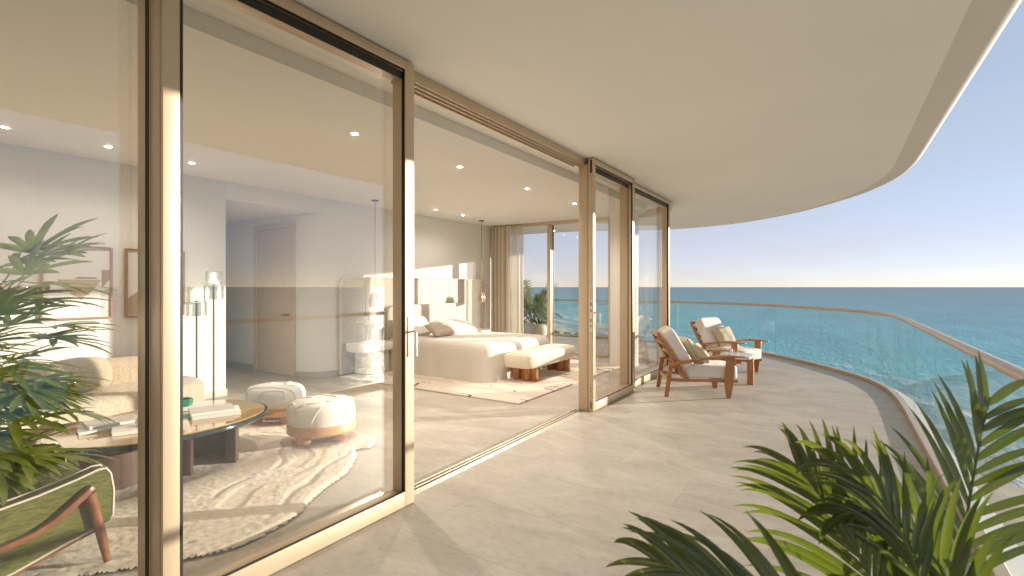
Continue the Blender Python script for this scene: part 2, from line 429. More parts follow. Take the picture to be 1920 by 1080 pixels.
# ------------------------------------------------------------------ sea, beach
SEA_Z=-25.0
NV=Vector((0.73,0.683)).normalized(); TV=Vector((-NV.y,NV.x))
def shore(t):
    return max(70,min(76+(t-50)*0.035,92))+2.5*math.sin(t*0.06)+1.5*math.sin(t*0.13+1)
def shore_pt(t,s):
    o=shore(t)+s
    return (NV.x*o+TV.x*t, NV.y*o+TV.y*t)
ts=[-60000,-12000,-3000,-1000,-500,-250]+[-150+8*i for i in range(90)]+[650,800,1100,2000,5000,15000,60000]
def strip(name, ss, zf, m):
    me=bpy.data.meshes.new(name); v=[]; f=[]; att=[]
    for s in ss:
        for t in ts:
            x,y=shore_pt(t,s); v.append((x,y,zf(s))); att.append(s)
    n=len(ts)
    for i in range(len(ss)-1):
        for j in range(n-1):
            f.append((i*n+j,i*n+j+1,(i+1)*n+j+1,(i+1)*n+j))
    me.from_pydata(v,[],f)
    a=me.attributes.new('shore_distance','FLOAT','POINT'); a.data.foreach_set('value',att)
    bm=bmesh.new(); bm.from_mesh(me); bmesh.ops.recalc_face_normals(bm,faces=bm.faces[:])
    bm.faces.ensure_lookup_table()
    if bm.faces[0].normal.z<0: bmesh.ops.reverse_faces(bm,faces=bm.faces[:])
    bm.to_mesh(me); bm.free()
    me.materials.append(m); o=bpy.data.objects.new(name,me); C.objects.link(o); o['kind']='structure'
    return o

def sea_mat():
    m,n,l,p,o=newmat('sea_water')
    at=n.new('ShaderNodeAttribute'); at.attribute_name='shore_distance'
    geo=n.new('ShaderNodeNewGeometry')
    def noise_(scale,detail,vec=None,dist=0.0,sc3=None):
        t=n.new('ShaderNodeTexNoise'); t.inputs['Scale'].default_value=scale; t.inputs['Detail'].default_value=detail; t.inputs['Distortion'].default_value=dist
        mp=n.new('ShaderNodeMapping'); l.new(geo.outputs['Position'],mp.inputs[0])
        mp.inputs['Rotation'].default_value=(0,0,-math.atan2(NV.y,NV.x))
        if sc3: mp.inputs['Scale'].default_value=sc3
        l.new(mp.outputs[0],t.inputs['Vector']); return t
    def math_(op,a,b=None):
        k=n.new('ShaderNodeMath'); k.operation=op
        for i,x in enumerate((a,b)):
            if x is None: continue
            if isinstance(x,(int,float)): k.inputs[i].default_value=x
            else: l.new(x,k.inputs[i])
        return k.outputs[0]
    # colour with depth
    ls=math_('LOGARITHM',math_('ADD',math_('MAXIMUM',at.outputs['Fac'],0.0),1.0),10.0)
    r=n.new('ShaderNodeValToRGB'); l.new(math_('DIVIDE',ls,4.2),r.inputs[0])
    e=r.color_ramp.elements
    e[0].position=0.0; e[0].color=(0.33,0.30,0.23,1)
    e[1].position=1.0; e[1].color=(0.075,0.110,0.135,1)
    for pos,c in ((0.28,(0.19,0.28,0.25)),(0.40,(0.090,0.37,0.385)),(0.52,(0.062,0.32,0.355)),(0.68,(0.062,0.21,0.25))):
        x=e.new(pos); x.color=(*c,1)
    # patchy currents
    pt=noise_(0.012,4,sc3=(2.2,1,1)); pm=n.new('ShaderNodeMapRange'); pm.inputs[1].default_value=0.3; pm.inputs[2].default_value=0.7; pm.inputs[3].default_value=0.82; pm.inputs[4].default_value=1.15
    l.new(pt.outputs['Fac'],pm.inputs[0])
    mxc=n.new('ShaderNodeMix'); mxc.data_type='RGBA'; mxc.blend_type='MULTIPLY'; mxc.inputs[0].default_value=1
    l.new(r.outputs[0],mxc.inputs[6]); l.new(pm.outputs[0],mxc.inputs[7])
    # foam lines
    wn=noise_(0.035,3); wob=math_('MULTIPLY',math_('SUBTRACT',wn.outputs['Fac'],0.5),30.0)
    sp=math_('DIVIDE',math_('ADD',at.outputs['Fac'],wob),100.0)
    fr=n.new('ShaderNodeValToRGB'); l.new(sp,fr.inputs[0]); fe=fr.color_ramp.elements
    fe[0].position=0.0; fe[0].color=(0.75,)*3+(1,); fe[1].position=1.0; fe[1].color=(0,0,0,1)
    for pos,g in ((0.05,0.8),(0.075,0.15),(0.15,0.15),(0.17,1.0),(0.22,0.7),(0.26,0.15),(0.34,0.1),(0.36,1.0),(0.40,0.45),(0.44,0.05),(0.56,0.0),(0.575,0.7),(0.62,0.0)):
        x=fe.new(pos); x.color=(g,g,g,1)
    bn=noise_(0.25,6,sc3=(1.6,0.5,1)); br=n.new('ShaderNodeMapRange'); br.inputs[1].default_value=0.42; br.inputs[2].default_value=0.60
    l.new(bn.outputs['Fac'],br.inputs[0])
    foam=math_('MULTIPLY',fr.outputs[0],br.outputs[0])
    mxf=n.new('ShaderNodeMix'); mxf.data_type='RGBA'; l.new(foam,mxf.inputs[0]); l.new(mxc.outputs[2],mxf.inputs[6]); mxf.inputs[7].default_value=(0.72,0.72,0.70,1)
    l.new(mxf.outputs[2],p.inputs['Base Color'])
    p.inputs['Roughness'].default_value=0.30
    p.inputs['IOR'].default_value=1.33
    p.inputs['Specular IOR Level'].default_value=0.22
    a=noise_(0.30,3,sc3=(1.9,0.6,1),dist=0.3); b=noise_(1.3,4,sc3=(1.5,0.7,1)); c=noise_(0.05,2,sc3=(2.0,0.5,1))
    h=math_('ADD',math_('ADD',math_('MULTIPLY',a.outputs['Fac'],1.5),math_('MULTIPLY',b.outputs['Fac'],0.28)),math_('MULTIPLY',c.outputs['Fac'],1.6))
    bp=n.new('ShaderNodeBump'); bp.inputs['Strength'].default_value=0.5; bp.inputs['Distance'].default_value=1.0
    l.new(h,bp.inputs['Height']); l.new(bp.outputs[0],p.inputs['Normal'])
    return m
strip('sea',[-6,0,3,6,10,15,20,26,34,45,60,80,110,160,250,400,700,1300,3000,8000,25000,90000],lambda s:SEA_Z,sea_mat())
sand=mat('beach_sand',(0.50,0.41,0.29),0.95,var=0.12,vscale=0.2,coords='Object',bump=0.4,bscale=1.5,bdist=0.3)
strip('beach',[-300,-120,-60,-30,-18,-10,-4,0.5],lambda s:SEA_Z+0.03+max(0,-s+0.5)*0.035 if s>-60 else SEA_Z+2.3+(-s-60)*0.01,sand)

# dune shrubs: a mass of scrub behind the beach
def scrub():
    random.seed(5); v=[];f=[]
    for i in range(150):
        t=random.uniform(190,430); s=random.uniform(-45,-6)
        x,y=shore_pt(t,s); rr=random.uniform(1.3,3.2)
        for k in range(150):
            d=Vector((random.gauss(0,1),random.gauss(0,1),abs(random.gauss(0,1)))).normalized()*rr*random.uniform(0.55,1.0)
            c=Vector((x,y,SEA_Z+1.2))+Vector((d.x,d.y,d.z*0.8)); a=Vector((random.gauss(0,1),random.gauss(0,1),random.gauss(0,1))).normalized()
            b=a.orthogonal().normalized()*0.22; a=a*0.45; n=len(v)
            v+= [c-a,c+b,c+a,c-b]; f.append((n,n+1,n+2,n+3))
    mb=MB(); mb.v=[tuple(p) for p in v]; mb.f=f
    o=mb.build('dune_scrub',leaf_mat('scrub_leaf',(0.09,0.11,0.02),(0.22,0.20,0.03),(0.3,0.3,0.05),0.3,0.6,vscale=0.3),smooth=0)
    tag(o,'yellow green scrub along the top of the beach','shrubs',kind='stuff')
scrub()

# sailing boat far out
sb=empty('sailing_boat',(-610,1190,SEA_Z),R(40),'tiny white sailing boat far out on the sea','boat')
m_=MB(False); m_.loft([[(-4,-0.1,0.8),(-4,0.1,0.8),(-4,0.1,1.4),(-4,-0.1,1.4)],[(-2,-0.9,0.0),(-2,0.9,0.0),(-2,1.2,1.2),(-2,-1.2,1.2)],[(2,-0.9,0.0),(2,0.9,0.0),(2,1.2,1.2),(2,-1.2,1.2)],[(5,-0.05,0.9),(5,0.05,0.9),(5,0.1,1.5),(5,-0.1,1.5)]])
m_.build('hull',M['plaster_white'],sb)
m_=MB(False); m_.tube([(0.6,0,1.2),(0.6,0,11)],0.09); m_.build('mast',M['steel'],sb)
m_=MB(False); m_.loft([[(0.4,0.02,2),(-3.6,0.5,2),(-3.6,0.46,2.05),(0.4,-0.02,2.05)],[(0.4,0.02,6),(-2,0.4,6),(-2,0.36,6.05),(0.4,-0.02,6.05)],[(0.4,0.02,10.5),(0.3,0.03,10.5),(0.3,0.0,10.55),(0.4,-0.02,10.55)]]); m_.build('sail',M['white_ceramic'],sb)

# ------------------------------------------------------------------ slabs
RAIL=catmull([(0.70,-9),(0.70,-4),(0.70,2),(0.70,6.3),(0.70,7.6),(0.675,8.4),(0.59,9.15),(0.40,9.8),(0.05,10.5),(-0.66,11.6),(-1.45,12.5),(-2.2,13.05),(-3.0,13.38),(-4.0,13.58),(-6,13.75),(-9,13.8),(-13,13.8)],0.1)
SOFF=catmull([(0.885,-9),(0.885,-4),(0.885,2),(0.885,6.4),(0.885,7.6),(0.87,8.35),(0.80,9.05),(0.61,9.85),(0.24,10.8),(-0.67,12.32),(-1.87,13.48),(-2.84,13.92),(-3.9,14.0),(-5,13.7),(-6.2,13.1),(-8,12.95),(-13,12.9)],0.1)
def close(path): return path+[(-13,path[-1][1]),(-13,-9)] if path[-1][0]>-12.9 else path+[(-13,-9)]
fl=MB(); fl.prism(close(offset(RAIL,-0.012)),-0.03,0.0); tag(fl.build('floor',M['tile'],smooth=0),kind='structure')
fs=MB(); fs.prism(close(offset(RAIL,0.20)),-0.40,-0.034); tag(fs.build('floor_slab',M['slab'],bevel=0.012,smooth=30),kind='structure')
# soffit slab with a tapered border and a rounded lip
def soffit():
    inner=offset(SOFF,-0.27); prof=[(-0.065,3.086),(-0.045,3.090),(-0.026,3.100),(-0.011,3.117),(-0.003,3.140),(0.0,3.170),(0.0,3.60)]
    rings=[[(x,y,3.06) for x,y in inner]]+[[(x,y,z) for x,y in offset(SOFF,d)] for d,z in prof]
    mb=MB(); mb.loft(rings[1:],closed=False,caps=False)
    bd_=MB(); bd_.loft(rings[:2],closed=False,caps=False); tag(bd_.build('ceiling_border',M['soffit_border_shade'],smooth=25),kind='structure')
    n=len(inner)
    mb.add([(x,y,3.06) for x,y in inner]+[(-13,-9,3.06)],[tuple(range(n,-1,-1))])
    top=offset(SOFF,0.0); mb.add([(x,y,3.60) for x,y in top]+[(-13,-9,3.60)],[tuple(range(n+1))])
    o=mb.build('ceiling_slab',M['soffit'],smooth=25); tag(o,kind='structure')
soffit()

# ------------------------------------------------------------------ railing
def railing():
    rt=empty('balcony_railing',(0.70,4.0,0),0,'curved frameless glass balustrade with champagne handrail round the balcony edge','railing')
    mb=MB()
    a=offset(RAIL,-0.035); b=offset(RAIL,0.035)
    mb.loft([[(a[i][0],a[i][1],0.002),(b[i][0],b[i][1],0.002),(b[i][0],b[i][1],0.055),(a[i][0],a[i][1],0.055)] for i in range(len(RAIL))])
    mb.build('base_channel',M['bronze'],rt,bevel=0.004,seg=1)
    mb=MB(); mb.tube([(x,y,1.10) for x,y in RAIL],0.034,seg=14,flat=0.85); mb.build('handrail',M['bronze'],rt)
    # panes
    L=[0]
    for i in range(1,len(RAIL)): L.append(L[-1]+math.dist(RAIL[i],RAIL[i-1]))
    def at(s):
        s=max(0,min(s,L[-1]-1e-4))
        import bisect
        k=min(bisect.bisect_right(L,s)-1,len(L)-2); t=(s-L[k])/(L[k+1]-L[k])
        return Vector((RAIL[k][0]+(RAIL[k+1][0]-RAIL[k][0])*t,RAIL[k][1]+(RAIL[k+1][1]-RAIL[k][1])*t))
    s=0.35; W=1.42
    while s<L[-1]-0.2:
        e=min(s+W-0.010,L[-1]); n=10; rings=[]
        for k in range(n+1):
            q=s+(e-s)*k/n; p=at(q); t=(at(q+0.02)-at(q-0.02)).normalized(); nr=Vector((t.y,-t.x))*0.007
            rings.append([(p.x-nr.x,p.y-nr.y,0.05),(p.x+nr.x,p.y+nr.y,0.05),(p.x+nr.x,p.y+nr.y,1.085),(p.x-nr.x,p.y-nr.y,1.085)])
        g=MB(); g.loft(rings)
        o=g.build('glass_panel',[M['rail_glass'],M['glass_edge']],rt,smooth=30)
        for pl in o.data.polygons:
            zs=[o.data.vertices[i].co.z for i in pl.vertices]
            if len(pl.vertices)==4 and max(zs)-min(zs)>0.9 and pl.area<0.03: pl.material_index=1
        s+=W
railing()

# ------------------------------------------------------------------ facade
def ring(mb,X0,X1,y0,y1,z0,z1,ws,wt,wb,wl=None):
    wl=wl or ws
    mb.box(X0,X1,y0,y0+wl,z0,z1); mb.box(X0,X1,y1-ws,y1,z0,z1)
    mb.box(X0,X1,y0+wl,y1-ws,z1-wt,z1); mb.box(X0,X1,y0+wl,y1-ws,z0,z0+wb)

def leaf(label,X0,y0,y1,handle=None,ws=0.085,z1=3.046,dep=0.12,edge_slot=False):
    r=empty('sliding_door',(X0-0.06,(y0+y1)/2,0),0,label,'glass door','sliding glass doors along the facade')
    do=0.024 if dep<0.15 else 0.068
    mb=MB(); ring(mb,X0-do,X0,y0,y1,0.006,z1,ws,0.062,0.098,wl=0.068); mb.build('outer_frame',M['bronze'],r,bevel=0.0035)
    mb=MB(); ring(mb,X0-min(do-0.001,0.024),X0-0.006,y0+0.068,y1-ws,0.104,z1-0.062,0.004,0.004,0.004)
    ring(mb,X0-do-0.006,X0-do-0.0003,y0+0.006,y1-0.006,0.010,2.97,ws,0.05,0.088); mb.build('gasket',M['gasket'],r)
    mb=MB(); mb.box(X0-dep+0.004,X0-dep+0.016,y0+ws-0.012,y1-ws+0.012,0.092,2.94); mb.build('glass_pane',M['glass'],r,smooth=0)
    mb=MB(); ring(mb,X0-dep,X0-do-0.0065,y0,y1,0.006,2.976,ws+0.002,0.050,0.092); mb.build('inner_frame',M['bronze'],r,bevel=0.003)
    if handle:
        yh=handle
        mb=MB(); mb.box(X0+0.0005,X0+0.007,yh-0.014,yh+0.014,1.02,1.30); mb.build('handle_plate',M['bronze'],r,bevel=0.002)
        mb=MB(); mb.tube([(X0+0.004,yh,1.19),(X0+0.045,yh+0.004,1.20),(X0+0.062,yh+0.006,1.185),(X0+0.066,yh+0.006,1.15),(X0+0.066,yh+0.006,1.03)],0.0085,seg=10); mb.build('pull_handle',M['steel'],r)
    if edge_slot:
        mb=MB(); mb.extrude([(X0-0.042,2.88),(X0-0.035,2.868),(X0-0.024,2.868),(X0-0.017,2.88),(X0-0.017,3.03),(X0-0.042,3.03)],'y',y0-0.002,y0+0.004); mb.build('roller_slot',M['gasket'],r)
        mb=MB()
        for zc,h in ((1.27,0.05),(1.20,0.03),(1.08,0.035),(1.02,0.02)): mb.extrude([(X0-0.038,zc),(X0-0.024,zc),(X0-0.024,zc+h),(X0-0.038,zc+h)],'y',y0-0.003,y0+0.003)
        mb.extrude([(X0-0.038,0.04),(X0-0.024,0.04),(X0-0.024,0.12),(X0-0.038,0.12)],'y',y0-0.003,y0+0.003)
        for zc in (0.19,0.24,0.28): mb.extrude([(X0-0.036,zc),(X0-0.026,zc),(X0-0.026,zc+0.012),(X0-0.036,zc+0.012)],'y',y0-0.003,y0+0.003)
        mb.build('lock_plate',M['bronze_dark'],r)
        mb=MB(); mb.extrude([(X0-0.045,0.96),(X0-0.017,0.96),(X0-0.017,1.34),(X0-0.045,1.34)],'y',y0-0.0015,y0+0.003); mb.build('lock_strip',M['steel'],r)
    return r
leaf('large closed sliding door in front of the coffee table and stools',-2.467,1.005,2.553,handle=2.50)
leaf('closed sliding door nearest the left edge, in front of the fan palm',-2.592,-2.1,1.088)
leaf('narrow slid open door leaf with lock edge beside the wide opening',-2.450,5.565,7.03,handle=5.61,edge_slot=True,dep=0.195)
leaf('last fixed glass leaf behind the armchairs at the facade corner',-2.530,7.06,9.13,ws=0.075)

hd=empty('door_header',(-2.62,4,3.0),0,'grooved champagne metal track head above the wide open doorway','door track')
mb=MB(); mb.box(-2.72,-2.56,-4,9.13,3.0,3.0595)
for x in (-2.566,-2.592,-2.618,-2.644,-2.670,-2.696): mb.box(x-0.009,x+0.009,2.56,5.55,2.978,2.9995)
for x in (-2.592,-2.644,-2.70): mb.box(x-0.006,x+0.006,2.56,5.55,2.966,2.9775)
mb.build('track_head',M['bronze'],hd,bevel=0.002,seg=1)
tr=empty('floor_track',(-2.62,4,0),0,'three rail metal track set in the floor across the open doorway','door track')
mb=MB(); mb.box(-2.715,-2.555,2.56,5.55,0.0005,0.004); mb.build('base_strip',M['bronze'],tr)
for x in (-2.585,-2.628,-2.671):
    mb=MB(); mb.box(x-0.007,x+0.007,2.56,5.55,0.0042,0.017); mb.build('rail',M['steel'],tr,bevel=0.002)
# rounded glass corner
CX,CY,RC=-3.63,9.13,1.10
def arc(r0,r1,a0,a1,n=20):
    A=[a0+(a1-a0)*i/n for i in range(n+1)]
    return [(CX+r1*math.cos(a),CY+r1*math.sin(a)) for a in A]+[(CX+r0*math.cos(a),CY+r0*math.sin(a)) for a in A[::-1]]
cw=empty('curved_window',(CX+0.78,CY+0.78,0),0,'curved glass corner behind the last door leaf','window')
mb=MB(); mb.prism(arc(RC-0.16,RC-0.01,0.02,R(90)),2.93,3.0595); mb.build('head_rail',M['bronze'],cw,smooth=30)
mb=MB(); mb.prism(arc(RC-0.16,RC-0.01,0.02,R(90)),0.001,0.05); mb.build('sill_rail',M['bronze'],cw,smooth=30)
mb=MB(); mb.prism(arc(RC-0.085,RC-0.073,0.03,R(89)),0.05,2.93); mb.build('glass_pane',M['glass'],cw,smooth=30)
# glazing across the far end of the bedroom
fw=empty('end_window',(-5.3,10.15,0),0,'floor to ceiling glazing at the far end of the bedroom','window')
mb=MB(); mb.box(-7.06,CX,10.08,10.22,2.93,3.0595); mb.build('head_rail',M['bronze'],fw,bevel=0.003)
mb=MB(); mb.box(-7.06,CX,10.08,10.22,0.001,0.04); mb.build('sill_rail',M['bronze'],fw,bevel=0.003)
for x in (-7.0,-5.53,-4.05):
    mb=MB(); mb.box(x-0.045,x+0.045,10.07,10.23,0.041,2.929); mb.build('mullion',M['bronze'],fw,bevel=0.003)
    mb=MB(); mb.box(x+0.046,x+0.056,10.17,10.20,0.041,2.929); mb.build('gasket',M['gasket'],fw)
for a_,b_ in ((-6.95,-5.58),(-5.47,-4.10),(-4.0,CX)):
    mb=MB(); mb.box(a_,b_,10.144,10.156,0.041,2.929); mb.build('glass_pane',M['end_glass'],fw,smooth=0)

# ------------------------------------------------------------------ room shell
def darc():
    A=[R(0)+R(90)*i/12 for i in range(13)]
    return [(-3.53+0.5*math.cos(a),9.25+0.5*math.sin(a)) for a in A]
mb=MB(); mb.prism([(-7.07,-4),(-3.03,-4)]+darc()+[(-7.07,9.75)],2.95,3.0585); tag(mb.build('ceiling',M['ceiling'],bevel=0.004,smooth=30),kind='structure')
mb=MB(); mb.box(-7.25,-7.07,-4,3.65,0,3.058); tag(mb.build('living_room_wall',M['ribbed'],bevel=0.006),'cream finely ribbed wall behind the sofa, with two framed pictures','wall')
mb=MB(); mb.box(-7.25,-7.072,3.6502,5.5,2.71,3.058); tag(mb.build('hallway_lintel',M['wall'],bevel=0.004),'plain cream wall panel above the hallway opening','wall')
cur=[(-7.55+0.48*math.cos(a),5.54+0.48*math.sin(a)) for a in [R(-90)+R(90)*i/14 for i in range(15)]]
mb=MB(); mb.prism([(-12.5,5.06)]+[(-7.6,5.06)]+cur+[(-7.07,10.3),(-7.3,10.3),(-7.3,5.6),(-7.6,5.3),(-12.5,5.3)],0,3.058); tag(mb.build('bedroom_wall',M['wall'],smooth=25),'cream plaster wall behind the bed, rounding into the hallway','wall')
mb=MB(); mb.box(-12.5,-7.2502,3.45,3.65,0,3.05); tag(mb.build('hallway_side_wall',M['wall']),'hallway wall behind the floor lamps','wall')
mb=MB(); mb.box(-12.7,-12.5,3.4,5.3,0,3.05); tag(mb.build('hallway_end_wall',M['wall']),'plain wall closing the end of the hallway','wall')
mb=MB(); mb.box(-12.5,-7.2505,3.652,5.058,2.71,2.8); tag(mb.build('hallway_ceiling',M['ceiling']),kind='structure')
mb=MB(); mb.box(-7.25,-2.9,-4.2,-4.0,0,3.058); tag(mb.build('end_wall',M['wall']),'living room end wall beside the sofa','wall')
sk=MB(); sk.box(-7.0695,-7.055,2.2,3.662,0.001,0.10); sk.box(-7.25,-7.0695,3.6505,3.662,0.001,0.10); tag(sk.build('living_room_skirting',M['skirting'],bevel=0.003),'grey stone skirting under the ribbed wall','skirting')
sk=MB(); cc=[(-7.55+0.492*math.cos(a),5.54+0.492*math.sin(a)) for a in [R(-90)+R(90)*i/14 for i in range(15)]]
sk.prism([(-7.585,5.048)]+cc+[(-7.058,6.0),(-7.0695,6.0)]+cur[::-1]+[(-7.585,5.0595)],0.001,0.10); sk.box(-12.4,-8.80,5.046,5.0595,0.001,0.10); tag(sk.build('hallway_skirting',M['skirting'],smooth=25),'grey stone skirting along the rounded hallway corner','skirting')
mb=MB(); mb.lathe([(0.27,0.0),(0.27,3.058)],(-3.45,9.28),40); tag(mb.build('column',M['wall']),'round cream column inside the curved glass corner','column')
# hallway door
dr=empty('hallway_door',(-8.18,5.06,0),0,'tall oak door in the hallway, closed','door')
mb=MB(); mb.box(-8.70,-7.67,5.035,5.058,0.005,2.50); mb.build('door_leaf',M['door'],dr,bevel=0.003)
mb=MB(); mb.box(-8.78,-8.705,5.02,5.0585,0.001,2.57); mb.box(-7.665,-7.595,5.02,5.0585,0.001,2.57); mb.box(-8.705,-7.665,5.02,5.0585,2.505,2.57); mb.build('door_frame',M['door'],dr,bevel=0.003)
mb=MB(); mb.tube([(-7.74,5.036,1.03),(-7.74,4.985,1.03),(-7.75,4.975,1.03),(-7.87,4.975,1.03)],0.011); mb.lathe([(0.026,0),(0.026,0.001)],(0,0),12) if False else None; mb.build('lever_handle',M['bronze_dark'],dr)

# ------------------------------------------------------------------ curtains
def curtain(name,label,x0,x1,y,amp,wl,m,th,z0=0.012,z1=2.945,seed=0):
    random.seed(seed); n=int((x1-x0)/0.006); pts=[]
    ph=0
    for i in range(n+1):
        x=x0+(x1-x0)*i/n
        ph+=0.006*2*math.pi/wl*(1+0.25*math.sin(i*0.05+seed))
        pts.append((x,y+amp*math.sin(ph)*(0.85+0.25*math.sin(i*0.11))))
    a=offset(pts,th/2); b=offset(pts,-th/2)
    rings=[]
    for k in range(7):
        z=z0+(z1-z0)*k/6; s=1+0.10*(1-k/6)
        rings.append([(p[0]+0.004*math.sin(k*1.3),y+(p[1]-y)*s,z) for p in a]+[(p[0]+0.004*math.sin(k*1.3),y+(p[1]-y)*s,z) for p in b[::-1]])
    mb=MB(); mb.loft(rings); o=mb.build(name,m,smooth=60)
    return tag(o,label,'curtain')
curtain('drape','heavy beige linen drape gathered in the bedroom corner',-7.04,-6.50,9.92,0.055,0.105,M['drape'],0.006,seed=1)
curtain('sheer_curtain','translucent white sheer curtain beside the heavy drape',-6.50,-6.13,9.96,0.030,0.075,M['sheer'],0.002,seed=2)

# ------------------------------------------------------------------ patio armchairs
def armchair(label,loc,rz):
    r=empty('patio_armchair',loc,rz,label,'armchair','pair of teak armchairs on the balcony')
    W=0.335
    for s in (-1,1):
        y=s*W
        m=MB(False)   # front leg: blade, wide at top
        m.extrude([(0.375,0.0),(0.43,0.0),(0.465,0.22),(0.478,0.40),(0.482,0.545),(0.372,0.545),(0.352,0.30),(0.352,0.18),(0.362,0.08)],'y',y-0.017,y+0.017)
        m.build('front_leg',M['teak_v'],r,bevel=0.005)
        m=MB(False); m.extrude([(-0.44,0),(-0.385,0),(-0.322,0.43),(-0.385,0.43)],'y',y-0.017,y+0.017); m.build('rear_leg',M['teak_v'],r,bevel=0.005)
        m=MB(False); m.bar([(-0.385,y,0.425),(-0.32,y,0.445),(-0.12,y,0.487),(0.10,y,0.53),(0.30,y,0.556),(0.45,y,0.562),(0.62,y,0.556)],[0.05,0.055,0.065,0.08,0.095,0.095,0.03],[0.04,0.036,0.034,0.034,0.034,0.032,0.016])
        m.build('arm',M['teak'],r,bevel=0.004)
        m=MB(False); m.box(-0.375,0.53,s*0.300-0.013,s*0.300+0.013,0.205,0.245); m.build('side_rail',M['teak'],r,bevel=0.004)
        m=MB(False); m.bar([(-0.12,s*0.285,0.215),(-0.36,s*0.285,0.60),(-0.515,s*0.285,0.845)],[0.028]*3,[0.06,0.06,0.045],up=(1,0,0)) ; m.build('back_post',M['teak'],r,bevel=0.004)
    m=MB(False)
    for x,z in ((-0.14,0.245),(-0.27,0.455),(-0.36,0.60),(-0.44,0.725),(-0.513,0.84)): m.box(x-0.012,x+0.012,-0.272,0.272,z-0.028,z+0.028)
    m.build('back_slat',M['teak'],r,bevel=0.004)
    m=MB(False); m.box(-0.40,-0.37,-0.318,0.318,0.215,0.255); m.build('cross_rail',M['teak'],r,bevel=0.004)
    m=MB(False); m.box(0.30,0.345,-0.288,0.288,0.200,0.238); m.build('cross_rail',M['teak'],r,bevel=0.004)
    m=MB(False); m.cushion((0.20,0,0.335),(0.70,0.585,0.185),p=9,puff=0.03,n=16,dent=0.003,seed=3)
    m.build('seat_cushion',M['outdoor_fabric'],r)
    q=Matrix.Rotation(R(-31),3,'Y')
    m=MB(False); m.cushion((-0.235,0,0.645),(0.165,0.585,0.60),p=8,puff=0.02,n=16,dent=0.004,seed=5,rot=q)
    m.build('back_cushion',M['outdoor_fabric'],r)
    return r
AC1=((-1.74,7.39,0),R(26)); AC2=((-1.70,9.66,0),R(-25))
armchair('teak armchair nearer the open door, holding two beige pillows',*AC1)
armchair('teak armchair nearer the railing, holding one beige pillow',*AC2)
def throw_pillow(label,ac,lx,ly,lz,size,tilt,yaw,m,name='pillow',group='beige pillows on the armchairs',cat='pillow'):
    (px,py,_),rz=ac; c,s=math.cos(rz),math.sin(rz)
    r=empty(name,(px+lx*c-ly*s,py+lx*s+ly*c,lz),rz+yaw,label,cat,group)
    mb=MB(False)
    # square knife-edge pillow
    n=18; h=size/2; th=0.075; vs_=[];fs_=[]
    for sd in (1,-1):
        for i in range(n+1):
            for j in range(n+1):
                u=-1+2*i/n; v=-1+2*j/n
                pin=1-0.10*(1-abs(u)**2)*abs(v)**6; pin2=1-0.10*(1-abs(v)**2)*abs(u)**6
                t=th*((1-u**4)*(1-v**4))**0.55*(1+0.13*noise.noise(Vector((u*1.6,v*1.6,sd*3+lx*9)))+0.06*noise.noise(Vector((u*5,v*5,lx*7))))
                vs_.append((sd*t,u*h*pin2,v*h*pin))
    N=(n+1)**2
    for k in (0,1):
        for i in range(n):
            for j in range(n):
                a=k*N+i*(n+1)+j; q=(a,a+1,a+n+2,a+n+1); fs_.append(q if k==0 else q[::-1])
    q=Matrix.Rotation(tilt,3,'Y'); vs_=[q@Vector(p) for p in vs_]
    mb.add(vs_,fs_); o=mb.build('cover',m,r,smooth=80)
    bm=bmesh.new(); bm.from_mesh(o.data); bmesh.ops.remove_doubles(bm,verts=bm.verts[:],dist=0.0004); bm.to_mesh(o.data); bm.free()
    return r
throw_pillow('larger beige pillow leaning on the back cushion of the nearer teak armchair',AC1,-0.03,0.06,0.60,0.42,R(-30),R(8),M['pillow_beige'])
throw_pillow('smaller beige pillow in front, on the seat of the nearer teak armchair',AC1,0.11,-0.02,0.565,0.33,R(-42),R(-12),M['pillow_beige'])
throw_pillow('beige pillow on the teak armchair by the railing',AC2,-0.02,0.03,0.60,0.42,R(-30),R(-6),M['pillow_beige'])
# side table between
st=empty('side_table',(-1.40,8.48,0),R(0),'low teak side table with grey marble top between the two armchairs','side table')
mb=MB(False); mb.cushion((0,0,0.425),(0.62,0.56,0.05),p=7,n=12); mb.build('marble_top',M['marble'],st)
mb=MB(False); mb.box(0.235,0.325,-0.05,0.02,0,0.405); mb.build('leg',M['teak_v'],st,bevel=0.006)
mb=MB(False); mb.box(-0.325,-0.235,-0.05,0.02,0,0.405); mb.build('leg',M['teak_v'],st,bevel=0.006)
mb=MB(False); mb.box(-0.234,0.234,-0.03,0.0,0.34,0.39); mb.build('apron',M['teak'],st,bevel=0.004)
cup=empty('cup',(-1.40,8.38,0.451),0,'small white cup on the marble side table','cup')
mb=MB(False); mb.lathe([(0.028,0),(0.034,0.01),(0.040,0.05),(0.041,0.085),(0.037,0.085),(0.034,0.02),(0.0005,0.015)],seg=20); mb.build('bowl',M['white_ceramic'],cup)
mb=MB(False); mb.tube([(0.038,0,0.07),(0.062,0,0.066),(0.066,0,0.045),(0.038,0,0.03)],0.006); mb.build('handle',M['white_ceramic'],cup)
car=empty('sugar_bowl',(-1.55,8.56,0.451),0,'small clear glass lidded bowl on the marble side table','bowl')
mb=MB(False); mb.lathe([(0.04,0),(0.055,0.02),(0.058,0.05),(0.05,0.06),(0.0005,0.06)],seg=20); mb.build('bowl',M['clear'],car)
mb=MB(False); mb.lathe([(0.056,0.062),(0.04,0.085),(0.012,0.095),(0.010,0.11),(0.014,0.12),(0.0005,0.126)],seg=20); mb.build('lid',M['clear'],car)

